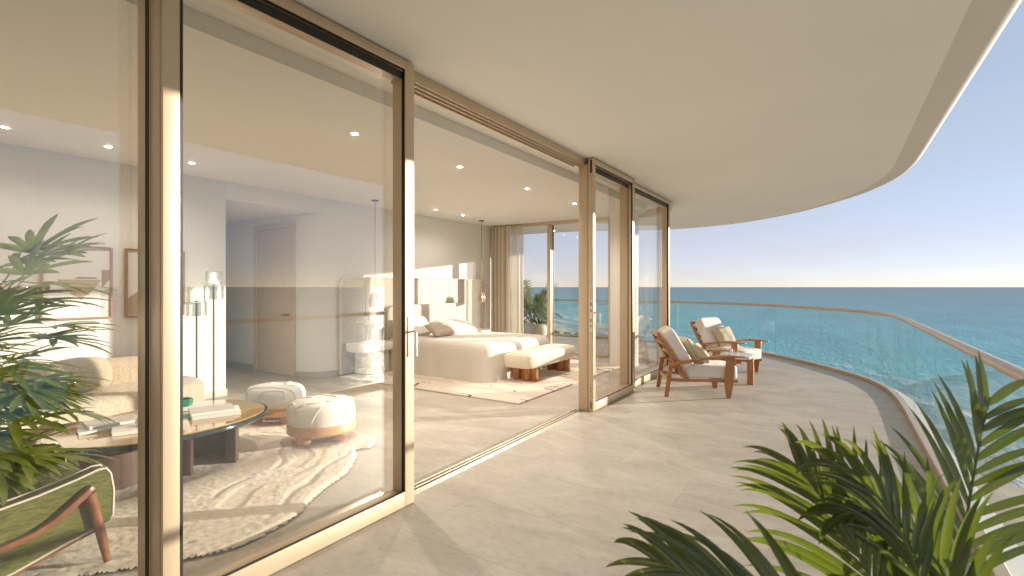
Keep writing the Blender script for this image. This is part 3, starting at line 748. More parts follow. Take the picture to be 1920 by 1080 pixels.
# ------------------------------------------------------------------ rugs
def inside(p,poly):
    x,y=p; c=False; n=len(poly)
    for i in range(n):
        x1,y1=poly[i]; x2,y2=poly[(i+1)%n]
        if (y1>y)!=(y2>y) and x<(x2-x1)*(y-y1)/(y2-y1)+x1: c=not c
    return c
def edge_dist(p,poly):
    d=9; n=len(poly)
    for i in range(n):
        ax,ay=poly[i]; bx,by=poly[(i+1)%n]; dx,dy=bx-ax,by-ay
        t=max(0,min(1,((p[0]-ax)*dx+(p[1]-ay)*dy)/(dx*dx+dy*dy+1e-9)))
        d=min(d,math.hypot(p[0]-ax-t*dx,p[1]-ay-t*dy))
    return d
def pile_rug(name,label,poly,step,h,rough,m):
    xs=[p[0] for p in poly]; ys=[p[1] for p in poly]; x0,y0=min(xs)-step,min(ys)-step
    nx=int((max(xs)-x0)/step)+2; ny=int((max(ys)-y0)/step)+2
    ids={}; v=[]; f=[]; dist=[]; random.seed(3)
    def vert(i,j):
        k=(i,j)
        if k not in ids:
            x,y=x0+i*step,y0+j*step
            e=edge_dist((x,y),poly) if inside((x,y),poly) else 0
            z=h*min(1,0.15+e/0.03)**0.5
            ee=e+0.14*noise.noise(Vector((x*2.2,y*2.2,4)))
            carve=max(0,1-abs(ee-0.125)/0.03)+max(0,1-abs(ee-0.69)/0.03)+0.6*(0.40<ee<0.58)
            if noise.noise(Vector((x*1.7,y*1.7,9)))<-0.05: carve*=0.15
            z=z*(1-0.30*min(1,carve))+random.uniform(-rough,rough)*(1-0.6*min(1,carve))
            ids[k]=len(v); dist.append(e); v.append((x+random.uniform(-.3,.3)*step,y+random.uniform(-.3,.3)*step,max(0.003,z)))
        return ids[k]
    for i in range(nx):
        for j in range(ny):
            c=(x0+(i+.5)*step,y0+(j+.5)*step)
            if inside(c,poly): f.append((vert(i,j),vert(i+1,j),vert(i+1,j+1),vert(i,j+1)))
    mb=MB(); mb.v=v; mb.f=f; o=mb.build(name,m,smooth=180)
    o.data.attributes.new('edge_distance','FLOAT','POINT').data.foreach_set('value',dist)
    return tag(o,label,'rug')
def rug_mat():
    m=mat('shaggy_wool',(0.62,0.55,0.45),0.98,var=0.0,bump=0.35,bscale=140,bdist=0.006,sheen=0.3)
    n=m.node_tree.nodes; l=m.node_tree.links; p=n['Principled BSDF']
    tc=n.new('ShaderNodeTexCoord'); at=n.new('ShaderNodeAttribute'); at.attribute_name='edge_distance'
    wn=n.new('ShaderNodeTexNoise'); wn.inputs['Scale'].default_value=2.2; wn.inputs['Detail'].default_value=3; l.new(tc.outputs['Object'],wn.inputs['Vector'])
    ad=n.new('ShaderNodeMath'); ad.operation='MULTIPLY_ADD'; ad.inputs[1].default_value=0.28; ad.inputs[2].default_value=-0.14; l.new(wn.outputs['Fac'],ad.inputs[0])
    su=n.new('ShaderNodeMath'); su.operation='ADD'; l.new(at.outputs['Fac'],su.inputs[0]); l.new(ad.outputs[0],su.inputs[1])
    rp=n.new('ShaderNodeValToRGB'); rp.color_ramp.interpolation='LINEAR'; l.new(su.outputs[0],rp.inputs[0]); e=rp.color_ramp.elements
    cream=(0.68,0.59,0.47); tan=(0.60,0.51,0.40); grey=(0.50,0.455,0.40); och=(0.48,0.36,0.20)
    e[0].position=0.0; e[0].color=(*cream,1); e[1].position=1.0; e[1].color=(*cream,1)
    for pos,c in ((0.10,cream),(0.115,grey),(0.14,grey),(0.155,cream),(0.27,cream),(0.285,och),(0.325,och),(0.34,cream),(0.42,cream),(0.44,tan),(0.55,tan),(0.57,cream),(0.66,cream),(0.675,grey),(0.70,grey),(0.715,tan)):
        x=e.new(pos); x.color=(*c,1)
    gn=n.new('ShaderNodeTexNoise'); gn.inputs['Scale'].default_value=1.7; gn.inputs['Detail'].default_value=2; l.new(tc.outputs['Object'],gn.inputs['Vector'])
    gr=n.new('ShaderNodeMapRange'); gr.inputs[1].default_value=0.44; gr.inputs[2].default_value=0.54; gr.inputs[3].default_value=0.15; l.new(gn.outputs['Fac'],gr.inputs[0])
    m1=n.new('ShaderNodeMix'); m1.data_type='RGBA'; l.new(gr.outputs[0],m1.inputs[0]); m1.inputs[6].default_value=(*cream,1); l.new(rp.outputs[0],m1.inputs[7])
    n2=n.new('ShaderNodeTexNoise'); n2.inputs['Scale'].default_value=110; n2.inputs['Detail'].default_value=3; l.new(tc.outputs['Object'],n2.inputs['Vector'])
    r2=n.new('ShaderNodeMapRange'); r2.inputs[1].default_value=0.3; r2.inputs[2].default_value=0.7; r2.inputs[3].default_value=0.86; r2.inputs[4].default_value=1.06; l.new(n2.outputs['Fac'],r2.inputs[0])
    mx=n.new('ShaderNodeMix'); mx.data_type='RGBA'; mx.blend_type='MULTIPLY'; mx.inputs[0].default_value=1; l.new(m1.outputs[2],mx.inputs[6]); l.new(r2.outputs[0],mx.inputs[7])
    l.new(mx.outputs[2],p.inputs['Base Color']); return m
LR=[(-3.66,3.27),(-3.62,3.16),(-3.70,3.07),(-3.58,2.98),(-3.46,2.86),(-3.33,2.70),(-3.26,2.58),(-3.17,2.34),(-3.06,2.14),(-2.95,1.99),(-2.90,1.80),(-2.88,1.62),(-2.90,1.48),(-3.02,1.28),(-3.16,1.08),(-3.3,0.86),(-3.2,0.5),(-3.3,0.1),(-3.8,-0.3),(-4.6,-0.5),(-5.4,-0.3),(-5.9,0.3),(-6.0,1.4),(-5.9,2.4),(-5.6,3.0),(-5.3,3.38),(-4.9,3.42),(-4.5,3.50),(-4.1,3.42),(-3.85,3.40)]
LRs=catmull(LR+[LR[0]],0.08)[:-1]
pile_rug('shaggy_rug','cream shaggy rug with a ragged edge under the coffee table and stools',LRs,0.015,0.034,0.003,rug_mat())
def bedrug_mat():
    m=mat('flat_wool',(0.72,0.64,0.53),0.95,var=0.0,bump=0.6,bscale=160,bdist=0.006,sheen=0.2)
    n=m.node_tree.nodes; l=m.node_tree.links; p=n['Principled BSDF']
    tc=n.new('ShaderNodeTexCoord'); mp=n.new('ShaderNodeMapping'); l.new(tc.outputs['Object'],mp.inputs[0]); mp.inputs['Scale'].default_value=(0.8,2.2,1)
    vo=n.new('ShaderNodeTexVoronoi'); vo.feature='DISTANCE_TO_EDGE'; vo.inputs['Scale'].default_value=0.9; l.new(mp.outputs[0],vo.inputs['Vector'])
    nz=n.new('ShaderNodeTexNoise'); nz.inputs['Scale'].default_value=2.2; l.new(tc.outputs['Object'],nz.inputs['Vector'])
    gt=n.new('ShaderNodeMath'); gt.operation='GREATER_THAN'; gt.inputs[1].default_value=0.56; l.new(nz.outputs['Fac'],gt.inputs[0])
    lt=n.new('ShaderNodeMath'); lt.operation='LESS_THAN'; lt.inputs[1].default_value=0.018; l.new(vo.outputs['Distance'],lt.inputs[0])
    mu=n.new('ShaderNodeMath'); mu.operation='MULTIPLY'; l.new(gt.outputs[0],mu.inputs[0]); l.new(lt.outputs[0],mu.inputs[1])
    n3=n.new('ShaderNodeTexNoise'); n3.inputs['Scale'].default_value=1.1; n3.inputs['Detail'].default_value=1.5; l.new(mp.outputs[0],n3.inputs['Vector'])
    r3=n.new('ShaderNodeValToRGB'); r3.color_ramp.elements[0].position=0.47; r3.color_ramp.elements[1].position=0.5; r3.color_ramp.elements[0].color=(0.66,0.56,0.46,1); r3.color_ramp.elements[1].color=(0.75,0.67,0.56,1); l.new(n3.outputs['Fac'],r3.inputs[0])
    mx=n.new('ShaderNodeMix'); mx.data_type='RGBA'; l.new(mu.outputs[0],mx.inputs[0]); l.new(r3.outputs[0],mx.inputs[6]); mx.inputs[7].default_value=(0.12,0.085,0.06,1)
    l.new(mx.outputs[2],p.inputs['Base Color']); return m
mb=MB(); mb.box(-6.9,-3.40,5.40,9.2,0.001,0.022); tag(mb.build('bedroom_rug',bedrug_mat(),bevel=0.008),'flat cream rug with thin dark dashes under the bed and bench','rug')

# ------------------------------------------------------------------ coffee table, books
ct=empty('coffee_table',(-4.65,1.93,0),0,'low coffee table with amber stone top and dark brown plinths','coffee table')
def blob(cx,cy,a,b,p,rot,n=64,k=1.0):
    o=[]
    for i in range(n):
        t=2*math.pi*i/n; c,s=math.cos(t),math.sin(t)
        x=a*k*math.copysign(abs(c)**(2/p),c); y=b*k*math.copysign(abs(s)**(2/p),s)
        x*=1+0.06*(y/b)
        o.append((cx+x*math.cos(rot)-y*math.sin(rot),cy+x*math.sin(rot)+y*math.cos(rot)))
    return o
def tabletop(z0,z1,k0,k1,name,m):
    prof=[(k0*0.985,z0),(k1,z0+(z1-z0)*0.35),(k1,z0+(z1-z0)*0.7),(k1*0.985,z1)]
    mb=MB(); mb.loft([[(x,y,z) for x,y in blob(-4.66,1.92,0.60,0.80,2.2,R(4),k=k)] for k,z in prof]); mb.build(name,m,ct,smooth=50)
tabletop(0.345,0.395,0.97,1.0,'glass_rim',M['table_edge'])
mb=MB(); mb.prism(blob(-4.66,1.92,0.60,0.80,2.2,R(4),k=0.955),0.3955,0.402); mb.build('stone_top',M['tabletop'],ct,smooth=30)
mb=MB(); mb.lathe([(0.27,0.034),(0.27,0.343)],(-4.62,1.52),48); mb.build('plinth',M['plinth'],ct)
def cring(cx,cy,r0,r1,a0,a1,n=28):
    A=[a0+(a1-a0)*i/n for i in range(n+1)]
    return [(cx+r1*math.cos(a),cy+r1*math.sin(a)) for a in A]+[(cx+r0*math.cos(a),cy+r0*math.sin(a)) for a in A[::-1]]
mb=MB(); mb.prism(cring(-4.43,2.08,0.20,0.28,R(38),R(322)),0.034,0.343); mb.build('curved_plinth',M['plinth'],ct,bevel=0.006,smooth=30)
def book(label,c,size,z,h,rot,m):
    r=empty('book',(c[0],c[1],z),rot,label,'book','books on the coffee table')
    a,b=size[0]/2,size[1]/2
    mb=MB(False); mb.box(-a,a,-b,b,0,0.003); mb.box(-a,a,-b,b,h-0.003,h); mb.box(-a,-a+0.004,-b,b,0.003,h-0.003); mb.build('cover',m,r,bevel=0.0012,seg=1)
    mb=MB(False); mb.box(-a+0.0045,a-0.006,-b+0.006,b-0.006,0.0032,h-0.0032); mb.build('page_block',M['paper'],r)
TZ=0.403
book('large pale book at the bottom of the pile nearer the fan palm',(-4.77,1.56),(0.27,0.36),TZ,0.026,R(-14),M['book_grey'])
book('upper pale book of the pile nearer the fan palm',(-4.79,1.60),(0.25,0.33),TZ+0.0265,0.022,R(-8),M['book_grey'])
book('single pale book lying below the white ornament',(-4.50,1.65),(0.21,0.29),TZ,0.027,R(-20),M['book_white'])
book('white book under the green glass bowl',(-4.93,2.22),(0.26,0.34),TZ,0.024,R(-22),M['book_white'])
book('white book at the bottom of the pile nearer the stools',(-4.50,2.24),(0.28,0.36),TZ,0.028,R(-24),M['book_white'])
book('greige covered book on top of the pile nearer the stools',(-4.53,2.22),(0.26,0.33),TZ+0.0285,0.022,R(-20),M['book_grey'])
gb=empty('glass_bowl',(-4.96,2.19,TZ+0.0245),R(10),'small dark green glass bowl on a white book','bowl')
mb=MB(False); mb.lathe([(0.055,0),(0.07,0.012),(0.075,0.06),(0.066,0.06),(0.06,0.02),(0.0005,0.016)],seg=8); mb.build('bowl',M['green_glass'],gb,smooth=20)
orn=empty('ornament',(-4.50,1.70,TZ+0.0275),0,'small rounded white ornament on the single book','ornament')
mb=MB(False); mb.lathe([(0.02,0),(0.045,0.01),(0.055,0.035),(0.045,0.062),(0.02,0.078),(0.0005,0.081)],seg=24); mb.build('body',M['white_ceramic'],orn)
mb=MB(False); mb.lathe([(0.012,0.0805),(0.016,0.09),(0.0005,0.096)],seg=12); mb.build('knob',M['white_ceramic'],orn)

# ------------------------------------------------------------------ stools
def stool(label,x,y,rz):
    r=empty('round_stool',(x,y,0),rz,label,'stool','two round stools on the shaggy rug')
    a,b=0.315,0.27
    def ell(k,z,n=56): return [(a*k*math.cos(2*math.pi*i/n),b*k*math.sin(2*math.pi*i/n),z) for i in range(n)]
    m=MB(False); m.loft([ell(0.96,0.120),ell(1.0,0.128),ell(1.0,0.195),ell(0.985,0.205)]); m.build('wooden_ring',M['ash'],r,smooth=40)
    m=MB(False); m.loft([ell(k,z) for k,z in ((0.945,0.2055),(0.965,0.24),(0.97,0.31),(0.955,0.355),(0.91,0.39),(0.82,0.412),(0.62,0.424),(0.3,0.429),(0.05,0.430))]); c=m.build('cushion',M['white_fabric'],r,smooth=60)
    # raised cord drawing
    m=MB(False); random.seed(int(x*100))
    def surf(u,v):  # u angle, v 0..1 from rim to crown
        prof=((0.968,0.25),(0.975,0.31),(0.958,0.357),(0.913,0.393),(0.823,0.415),(0.62,0.4275),(0.3,0.4325),(0.05,0.4335))
        k=v*(len(prof)-1); i=min(int(k),len(prof)-2); t=k-i
        rr=prof[i][0]*(1-t)+prof[i+1][0]*t; z=prof[i][1]*(1-t)+prof[i+1][1]*t
        return (a*rr*math.cos(u),b*rr*math.sin(u),z)
    for path in ([(-1.9,0),(-1.75,.25),(-1.6,.45),(-1.2,.5),(-0.9,.42),(-0.85,.2),(-0.95,0)],[(-0.4,0),(-0.5,.3),(-0.75,.55),(-1.4,.72),(-2.2,.62),(-2.5,.35),(-2.6,0)],[(0.5,0),(0.3,.35),(0.0,.6),(-0.3,.8),(2.6,.85),(2.4,.5),(2.2,0)],[(1.2,0),(1.1,.4),(1.4,.6),(1.7,.4),(1.7,0)],[(3.3,0),(3.1,.4),(3.5,.55),(3.9,.35),(3.8,0)]):
        pp=[]
        for i in range(len(path)-1):
            for k in range(8):
                t=k/8; pp.append(surf(path[i][0]+(path[i+1][0]-path[i][0])*t,path[i][1]+(path[i+1][1]-path[i][1])*t))
        m.tube(pp,0.0055,seg=6)
    m.build('corded_seam',M['white_fabric'],r)
    for ang in (35,145,215,325):
        m=MB(False); cx,cy=0.2*math.cos(R(ang)),0.165*math.sin(R(ang)); m.lathe([(0.068,0.022),(0.07,0.03),(0.07,0.1195)],(cx,cy),24); m.build('foot',M['ash'],r,bevel=0.004)
    return r
stool('white cushioned stool with raised cords, nearer the glass door',-4.17,3.06,R(55))
stool('white cushioned stool partly behind the coffee table',-5.19,3.22,R(30))

# ------------------------------------------------------------------ sofa
sf=empty('sofa',(-6.2,1.2,0),0,'long curved sofa in beige boucle against the ribbed wall','sofa')
so_=catmull([(-6.96,-2.2),(-6.98,0),(-6.98,2.4),(-6.88,2.85),(-6.55,3.02),(-6.2,2.95),(-5.98,2.65),(-5.88,2.2),(-5.80,1.75),(-5.66,1.35),(-5.45,1.05),(-5.15,0.75),(-4.9,0.3),(-4.85,-0.6),(-5.2,-1.6),(-6.0,-2.3),(-6.96,-2.2)],0.06)[:-1]
def soft_prism(mb,poly,prof):
    cx=sum(p[0] for p in poly)/len(poly); cyy=sum(p[1] for p in poly)/len(poly)
    area=sum(poly[i][0]*poly[(i+1)%len(poly)][1]-poly[(i+1)%len(poly)][0]*poly[i][1] for i in range(len(poly)))
    if area<0: poly=poly[::-1]
    pc=poly
    def off(d):
        n=len(pc); o=[]
        for i in range(n):
            a=pc[i-1]; b=pc[(i+1)%n]; tx,ty=b[0]-a[0],b[1]-a[1]; L=math.hypot(tx,ty) or 1
            o.append((pc[i][0]-ty/L*d,pc[i][1]+tx/L*d))
        return o
    mb.loft([[(x,y,z) for x,y in off(d)] for d,z in prof])
mb=MB(); soft_prism(mb,so_,[(0.05,0.04),(0.01,0.07),(0.0,0.15),(0.0,0.33),(0.012,0.38),(0.04,0.41),(0.08,0.425)]); mb.build('seat_base',M['boucle'],sf,smooth=60)
bk=catmull([(-6.99,-2.0),(-6.99,2.2),(-6.97,2.75),(-6.86,2.92),(-6.72,2.85),(-6.68,2.6),(-6.68,0),(-6.68,-2.0)],0.06)
mb=MB(); soft_prism(mb,bk,[(0.0,0.426),(0.0,0.60),(0.012,0.65),(0.04,0.68),(0.08,0.695)]); mb.build('backrest',M['boucle'],sf,smooth=60)
bo=empty('bolster',(-6.44,1.86,0.426),0,'plump beige boucle cushion leaning on the sofa back','cushion')
mb=MB(False); mb.cushion((0,0,0.175),(0.30,0.56,0.36),p=3.0,n=16,dent=0.012,seed=8,rot=Matrix.Rotation(R(-14),3,'Y')); mb.build('cover',M['boucle'],bo,smooth=80)
# ------------------------------------------------------------------ green armchair by the glass
ga=empty('lounge_chair',(-3.6,0.75,0.03),0,'green woven lounge chair with cream piping and walnut frame by the glass','armchair')
panel=[(1.095,0.49),(1.108,0.40),(1.105,0.27),(1.09,0.235),(1.04,0.222),(0.90,0.188),(0.71,0.132),(0.5,0.09),(0.35,0.08),(0.30,0.12),(0.28,0.35),(0.35,0.42),(0.66,0.452),(0.80,0.47),(0.95,0.502),(1.04,0.527),(1.075,0.525)]
for xa,xb in ((-3.39,-3.30),(-4.12,-4.03)):
    mb=MB(); mb.extrude(panel,'x',xa,xb); mb.build('side_panel',M['green'],ga,bevel=0.012,seg=3)
    mb=MB()
    for xx in (xb-0.005,xa+0.005): mb.tube([(xx+ (0.004 if xx==xb-0.005 else -0.004),y,z) for y,z in panel+[panel[0]]],0.0055,seg=6,up=(1,0,0))
    mb.build('piping',M['piping'],ga)
    xo=xb+0.018 if xa>-3.5 else xa-0.018
    mb=MB(); mb.bar([(xo,1.012,0.452),(xo,0.995,0.437),(xo,0.93,0.385),(xo,0.862,0.333),(xo,0.786,0.297),(xo,0.666,0.276),(xo,0.5,0.27),(xo,0.3,0.29)],0.030,[0.028,0.042,0.046,0.042,0.040,0.046,0.05,0.05],up=(1,0,0)); mb.build('arm_rail',M['walnut'],ga,bevel=0.006)
    mb=MB(); mb.tube([(xo,1.073,0.034),(xo,1.05,0.17),(xo,0.998,0.42)],[0.016,0.023,0.026],seg=12); mb.build('front_leg',M['walnut'],ga)
    mb=MB(); mb.tube([(xo,0.22,0.034),(xo,0.30,0.30)],[0.016,0.025],seg=12); mb.build('rear_leg',M['walnut'],ga)
    mb=MB(); mb.bar([(xb-0.045,1.035,0.205),(xb-0.045,0.90,0.17),(xb-0.045,0.71,0.114),(xb-0.045,0.5,0.072),(xb-0.045,0.3,0.065)],0.05,0.026,up=(0,0,1)); mb.build('base_rail',M['walnut'],ga,bevel=0.005)
mb=MB(); mb.cushion((-3.71,0.68,0.32),(0.63,0.84,0.22),p=8,n=14,dent=0.004,seed=2,rot=None); mb.build('seat_cushion',M['green'],ga)
mb=MB(); mb.cushion((-3.71,0.20,0.58),(0.66,0.17,0.62),p=6,n=14,dent=0.006,seed=4,rot=None); mb.build('back_cushion',M['green'],ga)

# ------------------------------------------------------------------ floor lamps
def lamp_light(name,parent,loc,energy,spot=None,rad=0.03):
    ld=bpy.data.lights.new(name,'SPOT' if spot else 'POINT'); ld.energy=energy; ld.color=(1.0,0.88,0.74); ld.shadow_soft_size=rad
    if spot: ld.spot_size=R(spot); ld.spot_blend=0.9
    o=bpy.data.objects.new(name,ld); C.objects.link(o); o.parent=parent; o.location=loc; return o
def floor_lamp(label,x,y,z0):
    r=empty('floor_lamp',(x,y,0),0,label,'floor lamp','two glass floor lamps by the hallway')
    m=MB(False); m.lathe([(0.13,0.001),(0.13,0.018),(0.02,0.022)],seg=32); m.build('base',M['bronze_dark'],r,smooth=30)
    m=MB(False); m.tube([(0,0,0.02),(0,0,z0+0.20)],0.011,seg=12); m.build('pole',M['bronze_dark'],r)
    m=MB(False); m.lathe([(0.115,z0),(0.115,z0+0.165),(0.108,z0+0.165),(0.108,z0)],seg=32); m.build('lower_shade',M['shade_glass'],r,smooth=30)
    m=MB(False); m.lathe([(0.100,z0+0.17),(0.100,z0+0.36),(0.094,z0+0.36),(0.094,z0+0.17)],seg=32); m.build('upper_shade',M['shade_glass'],r,smooth=30)
    m=MB(False); m.lathe([(0.112,z0+0.165),(0.112,z0+0.169),(0.001,z0+0.169)],seg=32); m.build('shade_ring',M['bronze_dark'],r)
    m=MB(False); m.lathe([(0.012,z0+0.20),(0.028,z0+0.215),(0.034,z0+0.24),(0.026,z0+0.265),(0.001,z0+0.275)],seg=20); m.build('bulb',M['bulb'],r)
    lamp_light('light',r,(0,0,z0+0.32),0.15)
floor_lamp('shorter lit floor lamp with a seeded glass shade, beside the picture',-6.76,3.13,1.138)
floor_lamp('taller lit floor lamp with a seeded glass shade, nearest the hallway',-6.76,3.335,1.345)

# ------------------------------------------------------------------ framed pictures
def picture(label,y0,y1,z0,z1,shapes):
    r=empty('framed_picture',(-7.05,(y0+y1)/2,(z0+z1)/2),0,label,'picture','framed pictures above the sofa')
    x1=-7.030; m=MB()
    t=0.022
    m.box(-7.0685,x1,y0,y0+t,z0,z1); m.box(-7.0685,x1,y1-t,y1,z0,z1); m.box(-7.0685,x1,y0+t,y1-t,z0,z0+t); m.box(-7.0685,x1,y0+t,y1-t,z1-t,z1); m.build('frame',M['frame_wood'],r,bevel=0.002,seg=1)
    m=MB(); m.box(-7.0680,-7.050,y0+t,y1-t,z0+t,z1-t); m.build('paper',M['book_white'],r,smooth=0)
    for i,(poly,mm) in enumerate(shapes):
        m=MB(); m.extrude([(y0+u*(y1-y0),z0+v*(z1-z0)) for u,v in poly],'x',-7.0495,-7.0490+0.0005*i); m.build('painted_shape',mm,r,smooth=0)
A1=mat('art_tan',(0.50,0.37,0.26),0.8,var=0.05); A2=mat('art_ochre',(0.36,0.25,0.14),0.8,var=0.05); A3=mat('art_slate',(0.16,0.15,0.15),0.8); A4=mat('art_grey',(0.55,0.54,0.53),0.8,var=0.12,vscale=14)
half=[(0.22,0.54)]+[(0.22+0.62*(i/14),0.54-0.24*math.sin(math.pi*i/14)) for i in range(1,14)]+[(0.84,0.54)]
picture('framed abstract picture of a tan half round shape, on the side nearer the palm',1.724,2.352,1.14,1.957,[(half,A1),([(0.84,0.68),(0.96,0.68),(0.96,0.55),(0.84,0.42)],A2),([(0.45,0.555),(0.78,0.555),(0.76,0.57),(0.5,0.575)],A3),([(0.84,0.04),(0.95,0.04),(0.95,0.41),(0.84,0.38)],A4)])
picture('framed abstract picture of a tan slope and dark shape, nearer the floor lamps',2.478,3.117,1.14,1.957,[([(0.04,0.04),(0.55,0.04),(0.5,0.5),(0.28,0.42),(0.04,0.28)],A1),([(0.28,0.96),(0.5,0.96),(0.46,0.7),(0.42,0.42),(0.33,0.36),(0.29,0.5),(0.31,0.7)],A3),([(0.84,0.10),(0.96,0.10),(0.96,0.55),(0.88,0.45)],A2)])

# ------------------------------------------------------------------ headboard, bed, bench, nightstands
hb=empty('headboard_screen',(-6.98,7.54,0),0,'long woven headboard screen with rounded top corners behind the bed','headboard')
def hpanel(y0,y1,rl,rr,label=None):
    z1=1.665; p=[(y0,0.03)]
    p+= [(y0+rl-rl*math.cos(R(90)*i/8),z1-rl+rl*math.sin(R(90)*i/8)) for i in range(9)] if rl else [(y0,z1)]
    p+= [(y1-rr+rr*math.sin(R(90)*i/8),z1-rr+rr*math.cos(R(90)*i/8)) for i in range(9)] if rr else [(y1,z1)]
    p+= [(y1,0.03)]
    m=MB(); m.extrude(p,'x',-7.055,-6.985); m.build('woven_panel',M['weave'],hb,bevel=0.004)
    m=MB(); m.tube([(-6.985,y,z) for y,z in p],0.017,seg=8,up=(1,0,0)); m.build('panel_trim',M['bench_fabric'],hb)
hpanel(5.49,5.985,0.13,0); hpanel(6.03,8.90,0,0); hpanel(8.95,9.60,0,0.13)
hr=MB(); hr.cushion((-6.90,7.55,0.70),(0.15,2.30,0.92),p=12,n=14); hr.build('padded_rest',M['weave'],hb)
bd=empty('bed',(-5.7,7.25,0),0,'wide bed under a beige linen bedspread reaching the rug','bed')
def bedspread():
    x0,x1,y0,y1=-6.80,-4.52,6.27,8.35; z1=0.60
    m=MB(); rings=[]; n=160
    def rr(k,flare,rad):
        o=[]; a=(x1-x0)/2+flare; b=(y1-y0)/2+flare; cx,cyy=(x0+x1)/2,(y0+y1)/2
        for i in range(n):
            t=2*math.pi*i/n; c,s=math.cos(t),math.sin(t); p=14
            kk=(abs(c)**p+abs(s)**p)**(-1/p)
            o.append((cx+a*c*kk*k,cyy+b*s*kk*k,t))
        return o
    prof=[(0.022,0.055),(0.06,0.048),(0.2,0.034),(0.35,0.02),(0.48,0.008),(0.545,-0.01),(0.585,-0.05),(z1,-0.12)]
    for z,fl_ in prof:
        rings.append([(x+0.010*math.sin(t*23)*(1-z/0.62),y+0.012*math.sin(t*17+1)*(1-z/0.62),z) for x,y,t in rr(1,fl_,0)])
    for k in (0.8,0.5,0.2): rings.append([(x,y,z1+0.008+0.006*noise.noise(Vector((x*3,y*3,1)))) for x,y,t in rr(k,-0.12,0)])
    m.loft(rings); m.build('bedspread',M['linen'],bd,smooth=60)
    m=MB(); m.tube([(-4.80,y,0.613-0.012*(abs(y-7.3)>0.8)) for y in [6.45+0.1*i for i in range(18)]],0.004,seg=5); m.build('stitched_seam',M['linen'],bd)
    m=MB(); m.box(-6.75,-4.7,6.45,8.2,0.023,0.10); m.build('bed_base',M['taupe_linen'],bd)
bedspread()
def knife_pillow(mb,a,b,th,rot,seed,n=22):
    """soft pillow a x b (local y, z) with pinched corners and light creases"""
    vs_=[];fs_=[]
    for sd_ in (1,-1):
        for i in range(n+1):
            for j in range(n+1):
                u=-1+2*i/n; v=-1+2*j/n
                pin=1-0.07*(1-u*u)*abs(v)**5; pin2=1-0.07*(1-v*v)*abs(u)**5
                t=th*max(0,(1-u**4)*(1-v**4))**0.5*(1+0.22*noise.noise(Vector((u*2.0,v*2.0,sd_*3+seed)))+0.07*noise.noise(Vector((u*6,v*4,seed+9))))
                vs_.append(rot@Vector((sd_*t,u*a/2*pin2,v*b/2*pin)))
    N=(n+1)**2
    for k in (0,1):
        for i in range(n):
            for j in range(n):
                q0=k*N+i*(n+1)+j; q=(q0,q0+1,q0+n+2,q0+n+1); fs_.append(q if k==0 else q[::-1])
    mb.add(vs_,fs_)
def bedpillow(name,label,c,a,b,th,rz,tilt,m,seed):
    r=empty(name,c,rz,label,'pillow','pillows on the bed')
    mb=MB(False); knife_pillow(mb,a,b,th,Matrix.Rotation(tilt,3,'Y'),seed); o=mb.build('cover',m,r,smooth=80)
    bm=bmesh.new(); bm.from_mesh(o.data); bmesh.ops.remove_doubles(bm,verts=bm.verts[:],dist=0.0004); bm.to_mesh(o.data); bm.free()
bedpillow('bed_pillow','white pillow leaning up at the near side of the bed',(-6.52,6.78,0.76),0.78,0.46,0.085,0,R(-42),M['white_linen'],1)
bedpillow('bed_pillow','large white pillow lying at the far side of the bed',(-6.32,7.72,0.715),0.88,0.56,0.085,R(-4),R(-68),M['white_linen'],2)
bedpillow('bed_pillow','taupe lumbar cushion in front of the white pillows',(-6.06,6.98,0.725),0.66,0.34,0.075,R(4),R(-55),M['taupe_linen'],3)
bn=empty('bench',(-4.16,7.35,0),0,'cream upholstered bench on clustered round wood legs at the bed foot','bench')
def stadium(x0,x1,y0,y1,r,n=8):
    o=[]
    for cx,cyy,a in ((x1-r,y0+r,-90),(x1-r,y1-r,0),(x0+r,y1-r,90),(x0+r,y0+r,180)):
        for i in range(n+1): o.append((cx+r*math.cos(R(a+90*i/n)),cyy+r*math.sin(R(a+90*i/n))))
    return o
mb=MB(); soft_prism(mb,stadium(-4.44,-3.90,6.52,8.18,0.15),[(0.02,0.245),(0.0,0.262),(-0.004,0.33),(0.0,0.42),(0.018,0.447),(0.05,0.458)]); mb.build('seat_cushion',M['bench_fabric'],bn,smooth=60)
mb=MB(); soft_prism(mb,stadium(-4.39,-3.95,6.60,8.10,0.13),[(0.0,0.4585),(0.002,0.464),(0.02,0.470)]); mb.build('inset_top',M['bench_fabric'],bn,smooth=60)
for yc in (6.80,7.92):
    for dx,dy in ((-0.145,0.0),(-0.05,0.06),(0.06,-0.02),(0.155,0.035)):
        mb=MB(); mb.lathe([(0.060,0.0225),(0.063,0.027),(0.063,0.2445)],(-4.17+dx,yc+dy),22); mb.build('leg',M['benchwood'],bn,smooth=40)
def nightstand(label,y0,y1,z0,z1,by0,by1):
    r=empty('nightstand',(-6.72,(y0+y1)/2,0),0,label,'nightstand','pair of nightstands beside the bed')
    m=MB(); soft_prism(m,stadium(-6.95,-6.47,y0,y1,0.12),[(0.03,z0),(0.006,z0+0.015),(0,z0+0.05),(0,z1-0.02),(0.012,z1)]); m.build('shelf',M['plaster_white'],r,smooth=50)
    m=MB(); m.box(-6.93,-6.58,by0,by1,0.024,z0-0.0005); m.build('pedestal',M['travertine'],r,bevel=0.03,seg=3)
nightstand('white nightstand on a travertine block, holding the vase of blossoms',5.50,6.24,0.41,0.56,5.72,6.20)
nightstand('white nightstand on the far side of the bed, holding a dark green dish',8.52,9.22,0.43,0.55,8.62,9.1)
vz=empty('vase',(-6.72,5.86,0.5605),0,'slim clear glass vase of dried white blossoms on the nightstand','vase')
